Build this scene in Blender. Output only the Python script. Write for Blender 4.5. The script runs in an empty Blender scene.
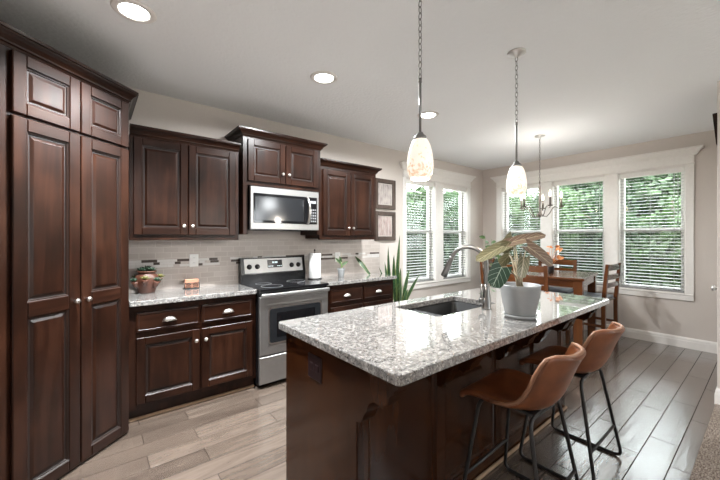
import bpy, bmesh, math, random
from mathutils import Vector, Matrix
random.seed(7)
C = bpy.context.scene
PI = math.pi
R = math.radians

# ------------------------------------------------------------------ camera
cam_d = bpy.data.cameras.new('camera')
cam_d.sensor_width = 36.0
cam_d.lens = 332.0 / 720.0 * 36.0
cam_d.shift_y = -1.5 / 720.0
cam_d.clip_start = 0.02
cam = bpy.data.objects.new('camera', cam_d)
cam.location = (0, 0, 1.38)
cam.rotation_euler = (R(90), 0, R(51.205 - 90))
C.collection.objects.link(cam)
C.camera = cam

# ------------------------------------------------------------------ sky
world = bpy.data.worlds.new('sky')
C.world = world
world.use_nodes = True
wn = world.node_tree
wn.nodes['Background'].inputs['Color'].default_value = (0.93, 0.97, 1.0, 1)
wn.nodes['Background'].inputs['Strength'].default_value = 7.5

# ------------------------------------------------------------------ exposure
C.view_settings.view_transform = 'Standard'
C.view_settings.look = 'None'
C.view_settings.gamma = 1.0
C.view_settings.use_curve_mapping = False
C.view_settings.exposure = 1.17
C.cycles.use_denoising = True
C.cycles.max_bounces = 10
C.cycles.diffuse_bounces = 5
C.cycles.sample_clamp_indirect = 6.0

DOWNLIGHT_W = 42.0        # each recessed ceiling lamp
PENDANT_W = 7.0
LIVING_FILL_W = 17.0  # added fill behind the camera
CHANDELIER_W = 8.0
PORTALS = []              # (centre, size x, size z, facing)

# ================================================================== helpers
def link(o):
    C.collection.objects.link(o)
    return o

def tag(o, label, cat, group=None, kind=None):
    o['label'] = label
    o['category'] = cat
    if group: o['group'] = group
    if kind: o['kind'] = kind
    return o

def thing(name, label, cat, loc=(0, 0, 0), rotz=0.0, group=None):
    o = bpy.data.objects.new(name, None)
    o.empty_display_size = 0.1
    o.location = loc
    o.rotation_euler = (0, 0, rotz)
    link(o)
    return tag(o, label, cat, group)

def dup(root, loc=None, rotz=None, label=None, group=None):
    def cp(o, parent):
        c = o.copy()
        link(c)
        if parent:
            c.parent = parent
        for ch in list(o.children):
            cp(ch, c)
        return c
    r = cp(root, None)
    if loc is not None: r.location = loc
    if rotz is not None: r.rotation_euler = (0, 0, rotz)
    if label: r['label'] = label
    if group: r['group'] = group
    return r

class MB:
    """collects shapes into one mesh"""
    def __init__(s):
        s.bm = bmesh.new()
        s.uv = None
    def _face(s, vs, mat=0, smooth=False):
        try:
            f = s.bm.faces.new(vs)
        except ValueError:
            return None
        f.material_index = mat
        f.smooth = smooth
        return f
    def box(s, x0, x1, y0, y1, z0, z1, mat=0, bev=0.0, M=None, seg=1):
        b = bmesh.new()
        bmesh.ops.create_cube(b, size=1.0)
        for v in b.verts:
            v.co = Vector(((x0 + x1) / 2 + v.co.x * (x1 - x0), (y0 + y1) / 2 + v.co.y * (y1 - y0), (z0 + z1) / 2 + v.co.z * (z1 - z0)))
        if bev > 0:
            bmesh.ops.bevel(b, geom=b.edges[:], offset=bev, segments=seg, affect='EDGES', profile=0.5)
        s.join(b, mat, M, seg > 1)
    def join(s, b, mat=0, M=None, smooth=False):
        mp = {}
        for v in b.verts:
            co = v.co.copy()
            if M is not None: co = M @ co
            mp[v] = s.bm.verts.new(co)
        for f in b.faces:
            s._face([mp[v] for v in f.verts], mat, smooth)
        b.free()
    def tube(s, pts, r, seg=8, mat=0, closed=False, caps=True):
        pts = [Vector(p) for p in pts]
        n = len(pts)
        rr = r if isinstance(r, (list, tuple)) else [r] * n
        rings = []
        prev_u = None
        for i, p in enumerate(pts):
            if closed:
                t = pts[(i + 1) % n] - pts[i - 1]
            else:
                t = pts[min(i + 1, n - 1)] - pts[max(i - 1, 0)]
            if t.length < 1e-9: t = Vector((0, 0, 1))
            t.normalize()
            if prev_u is None:
                a = Vector((0, 0, 1)) if abs(t.z) < 0.9 else Vector((1, 0, 0))
                u = t.cross(a).normalized()
            else:
                u = (prev_u - t * prev_u.dot(t))
                if u.length < 1e-6: u = t.orthogonal()
                u.normalize()
            prev_u = u
            w = t.cross(u)
            rings.append([s.bm.verts.new(p + (u * math.cos(2 * PI * k / seg) + w * math.sin(2 * PI * k / seg)) * rr[i]) for k in range(seg)])
        m = n if closed else n - 1
        for i in range(m):
            a, b = rings[i], rings[(i + 1) % n]
            for k in range(seg):
                s._face([a[k], a[(k + 1) % seg], b[(k + 1) % seg], b[k]], mat, True)
        if caps and not closed:
            s._face(list(reversed(rings[0])), mat)
            s._face(rings[-1], mat)
    def lathe(s, prof, c=(0, 0, 0), seg=24, mat=0, M=None, smooth=True):
        rings = []
        for (r, z) in prof:
            if r < 1e-6:
                co = Vector((c[0], c[1], c[2] + z))
                rings.append([s.bm.verts.new(M @ co if M else co)])
            else:
                ring = []
                for k in range(seg):
                    a = 2 * PI * k / seg
                    co = Vector((c[0] + r * math.cos(a), c[1] + r * math.sin(a), c[2] + z))
                    ring.append(s.bm.verts.new(M @ co if M else co))
                rings.append(ring)
        for a, b in zip(rings[:-1], rings[1:]):
            for k in range(seg):
                k2 = (k + 1) % seg
                if len(a) == 1 and len(b) == 1: continue
                if len(a) == 1: s._face([a[0], b[k2], b[k]], mat, smooth)
                elif len(b) == 1: s._face([a[k], a[k2], b[0]], mat, smooth)
                else: s._face([a[k], a[k2], b[k2], b[k]], mat, smooth)
    def prism(s, poly, z0, z1, mat=0, M=None):
        """poly in xy, extruded in z; M maps it anywhere"""
        lo = [Vector((x, y, z0)) for x, y in poly]
        hi = [Vector((x, y, z1)) for x, y in poly]
        if M is not None:
            lo = [M @ v for v in lo]; hi = [M @ v for v in hi]
        lo = [s.bm.verts.new(v) for v in lo]; hi = [s.bm.verts.new(v) for v in hi]
        n = len(poly)
        for i in range(n):
            j = (i + 1) % n
            s._face([lo[i], lo[j], hi[j], hi[i]], mat)
        s._face(list(reversed(lo)), mat)
        s._face(hi, mat)
    def rings(s, x0, x1, z0, z1, steps, mats=None, cap=0):
        """nested rectangles facing -y: steps = (inset, y)"""
        prev = None
        for i, (ins, y) in enumerate(steps):
            q = [s.bm.verts.new((x, y, z)) for x, z in ((x0 + ins, z0 + ins), (x1 - ins, z0 + ins), (x1 - ins, z1 - ins), (x0 + ins, z1 - ins))]
            if prev:
                m = mats[i - 1] if mats else 0
                for k in range(4):
                    s._face([prev[k], prev[(k + 1) % 4], q[(k + 1) % 4], q[k]], m)
            prev = q
        s._face(prev, cap)
    def sweep(s, path, prof, mat=0, smooth=False, caps=True):
        """prof (out, up) swept along a level path (x, y, z); out is to the right of travel"""
        P = [Vector(p) for p in path]
        n = len(P)
        rings = []
        for i in range(n):
            d1 = (P[i] - P[i - 1]).normalized() if i > 0 else None
            d2 = (P[i + 1] - P[i]).normalized() if i < n - 1 else None
            n1 = Vector((d1.y, -d1.x, 0)) if d1 else None
            n2 = Vector((d2.y, -d2.x, 0)) if d2 else None
            if n1 and n2:
                m = (n1 + n2)
                m = m / max(0.2, m.dot(n1))
            else:
                m = n1 or n2
            rings.append([s.bm.verts.new(P[i] + m * o + Vector((0, 0, u))) for o, u in prof])
        for a, b in zip(rings[:-1], rings[1:]):
            for k in range(len(prof) - 1):
                s._face([a[k], a[k + 1], b[k + 1], b[k]], mat, smooth)
        if caps:
            s._face(list(reversed(rings[0])), mat)
            s._face(rings[-1], mat)
    def build(s, name, mats, parent=None, kind=None, label=None, loc=None, recalc=True, sub=0):
        if recalc:
            bmesh.ops.recalc_face_normals(s.bm, faces=s.bm.faces[:])
        me = bpy.data.meshes.new(name)
        s.bm.to_mesh(me)
        s.bm.free()
        for m in (mats if isinstance(mats, (list, tuple)) else [mats]):
            me.materials.append(m)
        o = bpy.data.objects.new(name, me)
        if parent: o.parent = parent
        if kind: o['kind'] = kind
        if label: o['label'] = label
        if loc: o.location = loc
        link(o)
        if sub:
            md = o.modifiers.new('sub', 'SUBSURF'); md.levels = sub; md.render_levels = sub
        return o

def arc(c, r, a0, a1, n, ax=(1, 0, 0), ay=(0, 0, 1)):
    c = Vector(c); ax = Vector(ax); ay = Vector(ay)
    return [c + ax * (r * math.cos(a0 + (a1 - a0) * i / n)) + ay * (r * math.sin(a0 + (a1 - a0) * i / n)) for i in range(n + 1)]

def rounded(pts, r, n=5):
    """polyline with filleted corners"""
    P = [Vector(p) for p in pts]
    out = [P[0]]
    for i in range(1, len(P) - 1):
        a, b, c = P[i - 1], P[i], P[i + 1]
        d1 = (a - b); d2 = (c - b)
        rr = min(r, d1.length * 0.48, d2.length * 0.48)
        p1 = b + d1.normalized() * rr; p2 = b + d2.normalized() * rr
        for k in range(n + 1):
            t = k / n
            out.append(p1 * (1 - t) ** 2 + b * (2 * t * (1 - t)) + p2 * t ** 2)
    out.append(P[-1])
    return out

# ================================================================== materials
def new_mat(name):
    m = bpy.data.materials.new(name)
    m.use_nodes = True
    nt = m.node_tree
    return m, nt, nt.nodes['Principled BSDF']

def simple(name, col, rough=0.5, metal=0.0, spec=0.5, coat=0.0, emit=None, estr=0.0, bump=None):
    m, nt, b = new_mat(name)
    b.inputs['Base Color'].default_value = (*col, 1)
    b.inputs['Roughness'].default_value = rough
    b.inputs['Metallic'].default_value = metal
    b.inputs['Specular IOR Level'].default_value = spec
    b.inputs['Coat Weight'].default_value = coat
    b.inputs['Coat Roughness'].default_value = 0.08
    if emit:
        b.inputs['Emission Color'].default_value = (*emit, 1)
        b.inputs['Emission Strength'].default_value = estr
    # slight colour and bump variation so that every surface is procedural
    tc = nt.nodes.new('ShaderNodeTexCoord')
    nz = nt.nodes.new('ShaderNodeTexNoise')
    nz.inputs['Scale'].default_value = bump[0] if bump else 30
    nz.inputs['Detail'].default_value = 4
    nt.links.new(tc.outputs['Object'], nz.inputs['Vector'])
    mx = nt.nodes.new('ShaderNodeMix'); mx.data_type = 'RGBA'
    mx.inputs[6].default_value = (*[c * 0.93 for c in col], 1)
    mx.inputs[7].default_value = (*[min(1, c * 1.05) for c in col], 1)
    nt.links.new(nz.outputs['Fac'], mx.inputs[0])
    nt.links.new(mx.outputs[2], b.inputs['Base Color'])
    if bump:
        bp = nt.nodes.new('ShaderNodeBump')
        bp.inputs['Strength'].default_value = bump[1]
        bp.inputs['Distance'].default_value = bump[2]
        nt.links.new(nz.outputs['Fac'], bp.inputs['Height'])
        nt.links.new(bp.outputs['Normal'], b.inputs['Normal'])
    return m

def ramp(nt, stops):
    r = nt.nodes.new('ShaderNodeValToRGB')
    el = r.color_ramp.elements
    while len(el) < len(stops): el.new(0.5)
    for e, (p, c) in zip(el, stops):
        e.position = p; e.color = (*c, 1)
    return r

def wood(name, stops, scale, rough=0.3, coat=0.0, blotch=0.42, bump=0.08, bands=14.0, spec=0.22):
    """scale is the stretch per axis: small along the grain"""
    m, nt, b = new_mat(name)
    L = nt.links.new
    tc = nt.nodes.new('ShaderNodeTexCoord')
    oi = nt.nodes.new('ShaderNodeObjectInfo')
    add = nt.nodes.new('ShaderNodeVectorMath'); add.operation = 'ADD'
    mul = nt.nodes.new('ShaderNodeVectorMath'); mul.operation = 'MULTIPLY'
    sc = nt.nodes.new('ShaderNodeVectorMath'); sc.operation = 'SCALE'
    cx = nt.nodes.new('ShaderNodeCombineXYZ')
    for i in range(3): L(oi.outputs['Random'], cx.inputs[i])
    L(cx.outputs[0], sc.inputs[0]); sc.inputs['Scale'].default_value = 13.0
    L(tc.outputs['Object'], add.inputs[0]); L(sc.outputs[0], add.inputs[1])
    L(add.outputs[0], mul.inputs[0]); mul.inputs[1].default_value = scale
    n1 = nt.nodes.new('ShaderNodeTexNoise'); n1.inputs['Scale'].default_value = bands; n1.inputs['Detail'].default_value = 8; n1.inputs['Roughness'].default_value = 0.62; n1.inputs['Distortion'].default_value = 0.6
    L(mul.outputs[0], n1.inputs['Vector'])
    n2 = nt.nodes.new('ShaderNodeTexNoise'); n2.inputs['Scale'].default_value = 3.5; n2.inputs['Detail'].default_value = 3
    L(add.outputs[0], n2.inputs['Vector'])
    mx = nt.nodes.new('ShaderNodeMix'); mx.data_type = 'FLOAT'; mx.inputs[0].default_value = blotch
    L(n1.outputs['Fac'], mx.inputs[2]); L(n2.outputs['Fac'], mx.inputs[3])
    rp = ramp(nt, stops)
    L(mx.outputs[0], rp.inputs[0])
    L(rp.outputs[0], b.inputs['Base Color'])
    b.inputs['Roughness'].default_value = rough
    b.inputs['Specular IOR Level'].default_value = spec
    b.inputs['Coat Weight'].default_value = coat
    b.inputs['Coat Roughness'].default_value = 0.2
    bp = nt.nodes.new('ShaderNodeBump'); bp.inputs['Strength'].default_value = bump; bp.inputs['Distance'].default_value = 0.004
    L(n1.outputs['Fac'], bp.inputs['Height']); L(bp.outputs['Normal'], b.inputs['Normal'])
    return m

DK = [(0.36, (0.0070, 0.0023, 0.0011)), (0.5, (0.0176, 0.0059, 0.0030)), (0.66, (0.0366, 0.0135, 0.0071))]
M_wv = wood('espresso_wood_upright', DK, (1, 1, 0.09))
M_wh = wood('espresso_wood_level', DK, (0.09, 1, 1))
M_glaze = simple('dark_glaze', (0.012, 0.006, 0.0045), 0.4)
IS = [(0.36, (0.0135, 0.0038, 0.0010)), (0.5, (0.0251, 0.0074, 0.0021)), (0.66, (0.0439, 0.0140, 0.0041))]
M_isl = wood('island_wood', IS, (1, 1, 0.09), rough=0.2, spec=0.28)
CH = [(0.28, (0.0510, 0.0162, 0.0060)), (0.5, (0.1020, 0.0348, 0.0120)), (0.75, (0.1560, 0.0588, 0.0204))]
M_ch_v = wood('cherry_wood_upright', CH, (1, 1, 0.1), rough=0.25, coat=0.3, spec=0.4)
M_ch_h = wood('cherry_wood_level', CH, (0.1, 0.1, 1), rough=0.2, coat=0.4, spec=0.4)
M_shoe = wood('shoe_wood', [(0.3, (0.20, 0.13, 0.08)), (0.5, (0.30, 0.20, 0.13)), (0.7, (0.4, 0.28, 0.19))], (0.1, 1, 1), rough=0.4)

M_wall = simple('taupe_wall_paint', (0.60, 0.545, 0.505), 0.85, spec=0.25, bump=(140, 0.08, 0.002))
M_white = simple('white_trim_paint', (0.78, 0.75, 0.72), 0.4)
M_vinyl = simple('white_vinyl', (0.80, 0.78, 0.75), 0.4)
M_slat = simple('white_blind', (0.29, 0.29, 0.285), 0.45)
M_steel = simple('stainless_steel', (0.36, 0.355, 0.35), 0.38, 0.9)
M_nickel = simple('brushed_nickel', (0.27, 0.265, 0.26), 0.3, 1.0)
M_knob = simple('satin_nickel_knob', (0.72, 0.70, 0.68), 0.28, 1.0)
M_black = simple('black_enamel', (0.009, 0.009, 0.010), 0.22, spec=0.4, coat=0.1)
M_blackglass = simple('black_glass', (0.006, 0.006, 0.007), 0.05, spec=0.4)
M_ovenglass = simple('oven_glass', (0.014, 0.015, 0.017), 0.12, spec=0.5)
M_iron = simple('black_iron', (0.014, 0.013, 0.013), 0.42)
M_bronze = simple('aged_nickel', (0.13, 0.11, 0.095), 0.4, 0.85)
M_sink = simple('dark_composite', (0.007, 0.0072, 0.008), 0.5, spec=0.3, bump=(400, 0.1, 0.001))
M_plastic = simple('white_plastic', (0.80, 0.79, 0.77), 0.35)
M_brownplate = simple('brown_plastic', (0.014, 0.005, 0.006), 0.4, spec=0.25)
M_paper = simple('paper_towel', (0.84, 0.84, 0.83), 0.9, bump=(120, 0.3, 0.003))
M_terra = simple('terracotta', (0.080, 0.027, 0.015), 0.45, coat=0.2, bump=(18, 0.25, 0.01))
M_pot = simple('grey_white_ceramic', (0.27, 0.28, 0.285), 0.4)
M_soil = simple('potting_soil', (0.035, 0.022, 0.015), 0.95, bump=(60, 0.6, 0.01))
M_salmon = simple('salmon_ceramic', (0.48, 0.22, 0.14), 0.4)
M_stem = simple('pale_stem', (0.42, 0.36, 0.26), 0.5)
M_greenstem = simple('green_stem', (0.12, 0.22, 0.06), 0.5)
M_succ = simple('succulent_green', (0.022, 0.052, 0.028), 0.5)
M_succ_y = simple('succulent_yellow', (0.14, 0.13, 0.035), 0.5)
M_bark = simple('tree_bark', (0.10, 0.075, 0.055), 0.9, bump=(20, 0.6, 0.03))
M_autumn = simple('orange_petals', (0.62, 0.24, 0.08), 0.6)
M_mat = simple('picture_mount', (0.50, 0.455, 0.425), 0.8)
M_frame = wood('frame_wood', [(0.3, (0.04, 0.027, 0.021)), (0.5, (0.075, 0.053, 0.043)), (0.7, (0.12, 0.088, 0.072))], (1, 1, 0.2), rough=0.45)
M_cushion = simple('window_sheen_seat', (0.30, 0.33, 0.38), 0.6)  # dark leather seat; window reflection painted in as pale blue-grey
M_bulb = simple('lamp_bulb', (0.9, 0.8, 0.6), 0.4, emit=(1.0, 0.78, 0.5), estr=9.0)
M_lens = simple('downlight_lens', (0.9, 0.9, 0.9), 0.4, emit=(1.0, 0.96, 0.90), estr=9.0)
M_display = simple('display_black', (0.01, 0.01, 0.012), 0.15)
M_digits = simple('display_digits', (0.6, 0.7, 0.7), 0.4, emit=(0.7, 0.85, 0.9), estr=0.6)
M_mark = simple('grey_print', (0.22, 0.22, 0.23), 0.5)
M_bounce_slab = simple('bounce_concrete', (0.55, 0.53, 0.50), 0.85, bump=(30, 0.3, 0.01))  # for the unseen slab added as a daylight reflector
M_ground = simple('lawn', (0.06, 0.11, 0.03), 0.9, bump=(8, 0.6, 0.05))

def ceiling_mat():
    m, nt, b = new_mat('textured_ceiling_paint')
    L = nt.links.new
    b.inputs['Base Color'].default_value = (0.85, 0.86, 0.87, 1)
    b.inputs['Roughness'].default_value = 0.9
    b.inputs['Specular IOR Level'].default_value = 0.2
    tc = nt.nodes.new('ShaderNodeTexCoord')
    v = nt.nodes.new('ShaderNodeTexVoronoi'); v.feature = 'SMOOTH_F1'; v.inputs['Scale'].default_value = 42
    n = nt.nodes.new('ShaderNodeTexNoise'); n.inputs['Scale'].default_value = 60; n.inputs['Detail'].default_value = 5
    a = nt.nodes.new('ShaderNodeMath'); a.operation = 'ADD'
    L(tc.outputs['Object'], v.inputs['Vector']); L(tc.outputs['Object'], n.inputs['Vector'])
    L(v.outputs['Distance'], a.inputs[0]); L(n.outputs['Fac'], a.inputs[1])
    bp = nt.nodes.new('ShaderNodeBump'); bp.inputs['Strength'].default_value = 0.35; bp.inputs['Distance'].default_value = 0.006
    L(a.outputs[0], bp.inputs['Height']); L(bp.outputs['Normal'], b.inputs['Normal'])
    return m
M_ceil = ceiling_mat()

def floor_mat():
    m, nt, b = new_mat('scraped_wood_planks')
    L = nt.links.new
    tc = nt.nodes.new('ShaderNodeTexCoord')
    mp = nt.nodes.new('ShaderNodeMapping'); mp.inputs['Location'].default_value = (0.25, 0.059, 0)
    L(tc.outputs['Object'], mp.inputs['Vector'])
    br = nt.nodes.new('ShaderNodeTexBrick')
    br.offset = 0.37; br.offset_frequency = 2; br.squash = 1.0
    br.inputs['Scale'].default_value = 1.0
    br.inputs['Mortar Size'].default_value = 0.0025
    br.inputs['Mortar Smooth'].default_value = 0.3
    br.inputs['Brick Width'].default_value = 0.82
    br.inputs['Row Height'].default_value = 0.15
    br.inputs['Color1'].default_value = (0.0, 0.0, 0.0, 1)
    br.inputs['Color2'].default_value = (1.0, 1.0, 1.0, 1)
    br.inputs['Mortar'].default_value = (0.5, 0.5, 0.5, 1)
    L(mp.outputs[0], br.inputs['Vector'])
    st = nt.nodes.new('ShaderNodeVectorMath'); st.operation = 'MULTIPLY'; st.inputs[1].default_value = (0.12, 1, 1)
    off = nt.nodes.new('ShaderNodeVectorMath'); off.operation = 'ADD'
    sc = nt.nodes.new('ShaderNodeVectorMath'); sc.operation = 'SCALE'; sc.inputs['Scale'].default_value = 7.0
    L(br.outputs['Color'], sc.inputs[0])
    L(mp.outputs[0], off.inputs[0]); L(sc.outputs[0], off.inputs[1])
    L(off.outputs[0], st.inputs[0])
    n1 = nt.nodes.new('ShaderNodeTexNoise'); n1.inputs['Scale'].default_value = 16; n1.inputs['Detail'].default_value = 8; n1.inputs['Roughness'].default_value = 0.65; n1.inputs['Distortion'].default_value = 0.8
    L(st.outputs[0], n1.inputs['Vector'])
    mixf = nt.nodes.new('ShaderNodeMix'); mixf.data_type = 'FLOAT'; mixf.inputs[0].default_value = 0.24
    sep = nt.nodes.new('ShaderNodeSeparateColor'); L(br.outputs['Color'], sep.inputs[0])
    L(n1.outputs['Fac'], mixf.inputs[2]); L(sep.outputs[0], mixf.inputs[3])
    rp = ramp(nt, [(0.22, (0.042, 0.030, 0.0235)), (0.5, (0.096, 0.0715, 0.056)), (0.8, (0.17, 0.132, 0.107))])
    L(mixf.outputs[0], rp.inputs[0])
    mo = nt.nodes.new('ShaderNodeMix'); mo.data_type = 'RGBA'
    L(br.outputs['Fac'], mo.inputs[0]); L(rp.outputs[0], mo.inputs[6]); mo.inputs[7].default_value = (0.030, 0.023, 0.019, 1)
    L(mo.outputs[2], b.inputs['Base Color'])
    b.inputs['Roughness'].default_value = 0.24
    b.inputs['Specular IOR Level'].default_value = 0.8
    b.inputs['Coat Weight'].default_value = 1.0
    b.inputs['Coat Roughness'].default_value = 0.22
    om = nt.nodes.new('ShaderNodeMath'); om.operation = 'SUBTRACT'; om.inputs[0].default_value = 1.0; L(br.outputs['Fac'], om.inputs[1])
    L(om.outputs[0], b.inputs['Coat Weight'])
    sm = nt.nodes.new('ShaderNodeMath'); sm.operation = 'MULTIPLY'; sm.inputs[1].default_value = 0.8; L(om.outputs[0], sm.inputs[0]); L(sm.outputs[0], b.inputs['Specular IOR Level'])
    # scraped relief
    n2 = nt.nodes.new('ShaderNodeTexNoise'); n2.inputs['Scale'].default_value = 22; n2.inputs['Detail'].default_value = 3
    st2 = nt.nodes.new('ShaderNodeVectorMath'); st2.operation = 'MULTIPLY'; st2.inputs[1].default_value = (0.14, 1, 1)
    L(off.outputs[0], st2.inputs[0]); L(st2.outputs[0], n2.inputs['Vector'])
    inv = nt.nodes.new('ShaderNodeMath'); inv.operation = 'MULTIPLY_ADD'; inv.inputs[1].default_value = -1.2; 
    L(br.outputs['Fac'], inv.inputs[0]); L(n2.outputs['Fac'], inv.inputs[2])
    bp = nt.nodes.new('ShaderNodeBump'); bp.inputs['Strength'].default_value = 0.40; bp.inputs['Distance'].default_value = 0.005
    L(inv.outputs[0], bp.inputs['Height']); L(bp.outputs['Normal'], b.inputs['Normal']); L(bp.outputs['Normal'], b.inputs['Coat Normal'])
    return m
M_floor = floor_mat()

def granite_mat():
    m, nt, b = new_mat('speckled_granite')
    L = nt.links.new
    tc = nt.nodes.new('ShaderNodeTexCoord')
    def noise(s, d, r=0.6):
        n = nt.nodes.new('ShaderNodeTexNoise'); n.inputs['Scale'].default_value = s; n.inputs['Detail'].default_value = d; n.inputs['Roughness'].default_value = r
        L(tc.outputs['Object'], n.inputs['Vector']); return n
    def over(a, col, fac):
        x = nt.nodes.new('ShaderNodeMix'); x.data_type = 'RGBA'
        L(fac, x.inputs[0]); L(a, x.inputs[6]); x.inputs[7].default_value = (*col, 1)
        return x.outputs[2]
    base = ramp(nt, [(0.37, (0.10, 0.10, 0.10)), (0.5, (0.24, 0.234, 0.226)), (0.62, (0.42, 0.405, 0.385))])
    L(noise(50, 6, .72).outputs['Fac'], base.inputs[0])
    g = ramp(nt, [(0.53, (0, 0, 0)), (0.60, (0.85, 0.85, 0.85))]); L(noise(78, 4, 0.7).outputs['Fac'], g.inputs[0])
    c = over(base.outputs[0], (0.20, 0.185, 0.175), g.outputs[0])
    t = ramp(nt, [(0.60, (0, 0, 0)), (0.68, (0.7, 0.7, 0.7))]); L(noise(70, 3, 0.6).outputs['Fac'], t.inputs[0])
    c = over(c, (0.30, 0.24, 0.19), t.outputs[0])
    k = ramp(nt, [(0.57, (0, 0, 0)), (0.61, (1, 1, 1))]); L(noise(105, 4, 0.7).outputs['Fac'], k.inputs[0])
    c = over(c, (0.03, 0.024, 0.022), k.outputs[0])
    w = ramp(nt, [(0.62, (0, 0, 0)), (0.70, (0.8, 0.8, 0.8))]); L(noise(80, 2, 0.5).outputs['Fac'], w.inputs[0])
    c = over(c, (0.62, 0.61, 0.59), w.outputs[0])
    L(c, b.inputs['Base Color'])
    b.inputs['Roughness'].default_value = 0.06
    b.inputs['Specular IOR Level'].default_value = 0.6
    b.inputs['Coat Weight'].default_value = 1.0
    b.inputs['Coat Roughness'].default_value = 0.015
    return m
M_granite = granite_mat()

def tile_mat():
    m, nt, b = new_mat('stone_subway_tile')
    L = nt.links.new
    tc = nt.nodes.new('ShaderNodeTexCoord')
    sx = nt.nodes.new('ShaderNodeSeparateXYZ'); cx = nt.nodes.new('ShaderNodeCombineXYZ')
    L(tc.outputs['Object'], sx.inputs[0]); L(sx.outputs['X'], cx.inputs['X']); L(sx.outputs['Z'], cx.inputs['Y'])
    br = nt.nodes.new('ShaderNodeTexBrick')
    br.inputs['Scale'].default_value = 1.0
    br.inputs['Brick Width'].default_value = 0.125
    br.inputs['Row Height'].default_value = 0.05
    br.inputs['Mortar Size'].default_value = 0.0022
    br.inputs['Color1'].default_value = (0.44, 0.385, 0.35, 1)
    br.inputs['Color2'].default_value = (0.50, 0.445, 0.41, 1)
    br.inputs['Mortar'].default_value = (0.57, 0.52, 0.48, 1)
    L(cx.outputs[0], br.inputs['Vector'])
    L(br.outputs['Color'], b.inputs['Base Color'])
    b.inputs['Roughness'].default_value = 0.35
    bp = nt.nodes.new('ShaderNodeBump'); bp.inputs['Strength'].default_value = 0.3; bp.inputs['Distance'].default_value = -0.002
    L(br.outputs['Fac'], bp.inputs['Height']); L(bp.outputs['Normal'], b.inputs['Normal'])
    return m
M_tile = tile_mat()
M_mos_d = simple('mosaic_brown_glass', (0.085, 0.065, 0.057), 0.2)
M_mos_w = simple('mosaic_white_glass', (0.66, 0.64, 0.62), 0.2)
M_mos_b = simple('mosaic_beige_stone', (0.40, 0.34, 0.30), 0.35)

def carpet_mat():
    m, nt, b = new_mat('brown_carpet_pile')
    L = nt.links.new
    tc = nt.nodes.new('ShaderNodeTexCoord')
    n = nt.nodes.new('ShaderNodeTexNoise'); n.inputs['Scale'].default_value = 130; n.inputs['Detail'].default_value = 4
    L(tc.outputs['Object'], n.inputs['Vector'])
    rp = ramp(nt, [(0.35, (0.10, 0.07, 0.055)), (0.5, (0.30, 0.24, 0.20)), (0.66, (0.52, 0.45, 0.40))])
    L(n.outputs['Fac'], rp.inputs[0]); L(rp.outputs[0], b.inputs['Base Color'])
    b.inputs['Roughness'].default_value = 1.0
    b.inputs['Specular IOR Level'].default_value = 0.1
    bp = nt.nodes.new('ShaderNodeBump'); bp.inputs['Strength'].default_value = 1.0; bp.inputs['Distance'].default_value = 0.012
    L(n.outputs['Fac'], bp.inputs['Height']); L(bp.outputs['Normal'], b.inputs['Normal'])
    return m
M_carpet = carpet_mat()

def leather_mat():
    m, nt, b = new_mat('saddle_leather')
    L = nt.links.new
    tc = nt.nodes.new('ShaderNodeTexCoord')
    n = nt.nodes.new('ShaderNodeTexNoise'); n.inputs['Scale'].default_value = 9; n.inputs['Detail'].default_value = 5
    L(tc.outputs['Object'], n.inputs['Vector'])
    rp = ramp(nt, [(0.3, (0.085, 0.024, 0.0075)), (0.5, (0.14, 0.042, 0.0135)), (0.72, (0.20, 0.067, 0.024))])
    L(n.outputs['Fac'], rp.inputs[0]); L(rp.outputs[0], b.inputs['Base Color'])
    b.inputs['Roughness'].default_value = 0.36
    b.inputs['Specular IOR Level'].default_value = 0.55
    v = nt.nodes.new('ShaderNodeTexVoronoi'); v.inputs['Scale'].default_value = 260
    L(tc.outputs['Object'], v.inputs['Vector'])
    bp = nt.nodes.new('ShaderNodeBump'); bp.inputs['Strength'].default_value = 0.1; bp.inputs['Distance'].default_value = 0.002
    L(v.outputs['Distance'], bp.inputs['Height']); L(bp.outputs['Normal'], b.inputs['Normal'])
    return m
M_leather = leather_mat()
M_stitch = simple('pale_leather_edge', (0.26, 0.125, 0.07), 0.45)

def pane_mat():
    m = bpy.data.materials.new('window_glass'); m.use_nodes = True
    nt = m.node_tree
    for n in list(nt.nodes): nt.nodes.remove(n)
    o = nt.nodes.new('ShaderNodeOutputMaterial')
    t = nt.nodes.new('ShaderNodeBsdfTransparent'); t.inputs['Color'].default_value = (0.96, 0.98, 0.97, 1)
    g = nt.nodes.new('ShaderNodeBsdfGlossy'); g.inputs['Roughness'].default_value = 0.02
    lw = nt.nodes.new('ShaderNodeLayerWeight'); lw.inputs['Blend'].default_value = 0.5
    pw = nt.nodes.new('ShaderNodeMath'); pw.operation = 'POWER'; pw.inputs[1].default_value = 5.0
    f = nt.nodes.new('ShaderNodeMath'); f.operation = 'MULTIPLY_ADD'; f.inputs[1].default_value = 0.9; f.inputs[2].default_value = 0.03
    nt.links.new(lw.outputs['Facing'], pw.inputs[0]); nt.links.new(pw.outputs[0], f.inputs[0])
    mx = nt.nodes.new('ShaderNodeMixShader')
    nt.links.new(f.outputs[0], mx.inputs[0]); nt.links.new(t.outputs[0], mx.inputs[1]); nt.links.new(g.outputs[0], mx.inputs[2])
    nt.links.new(mx.outputs[0], o.inputs['Surface'])
    return m
M_pane = pane_mat()

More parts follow.
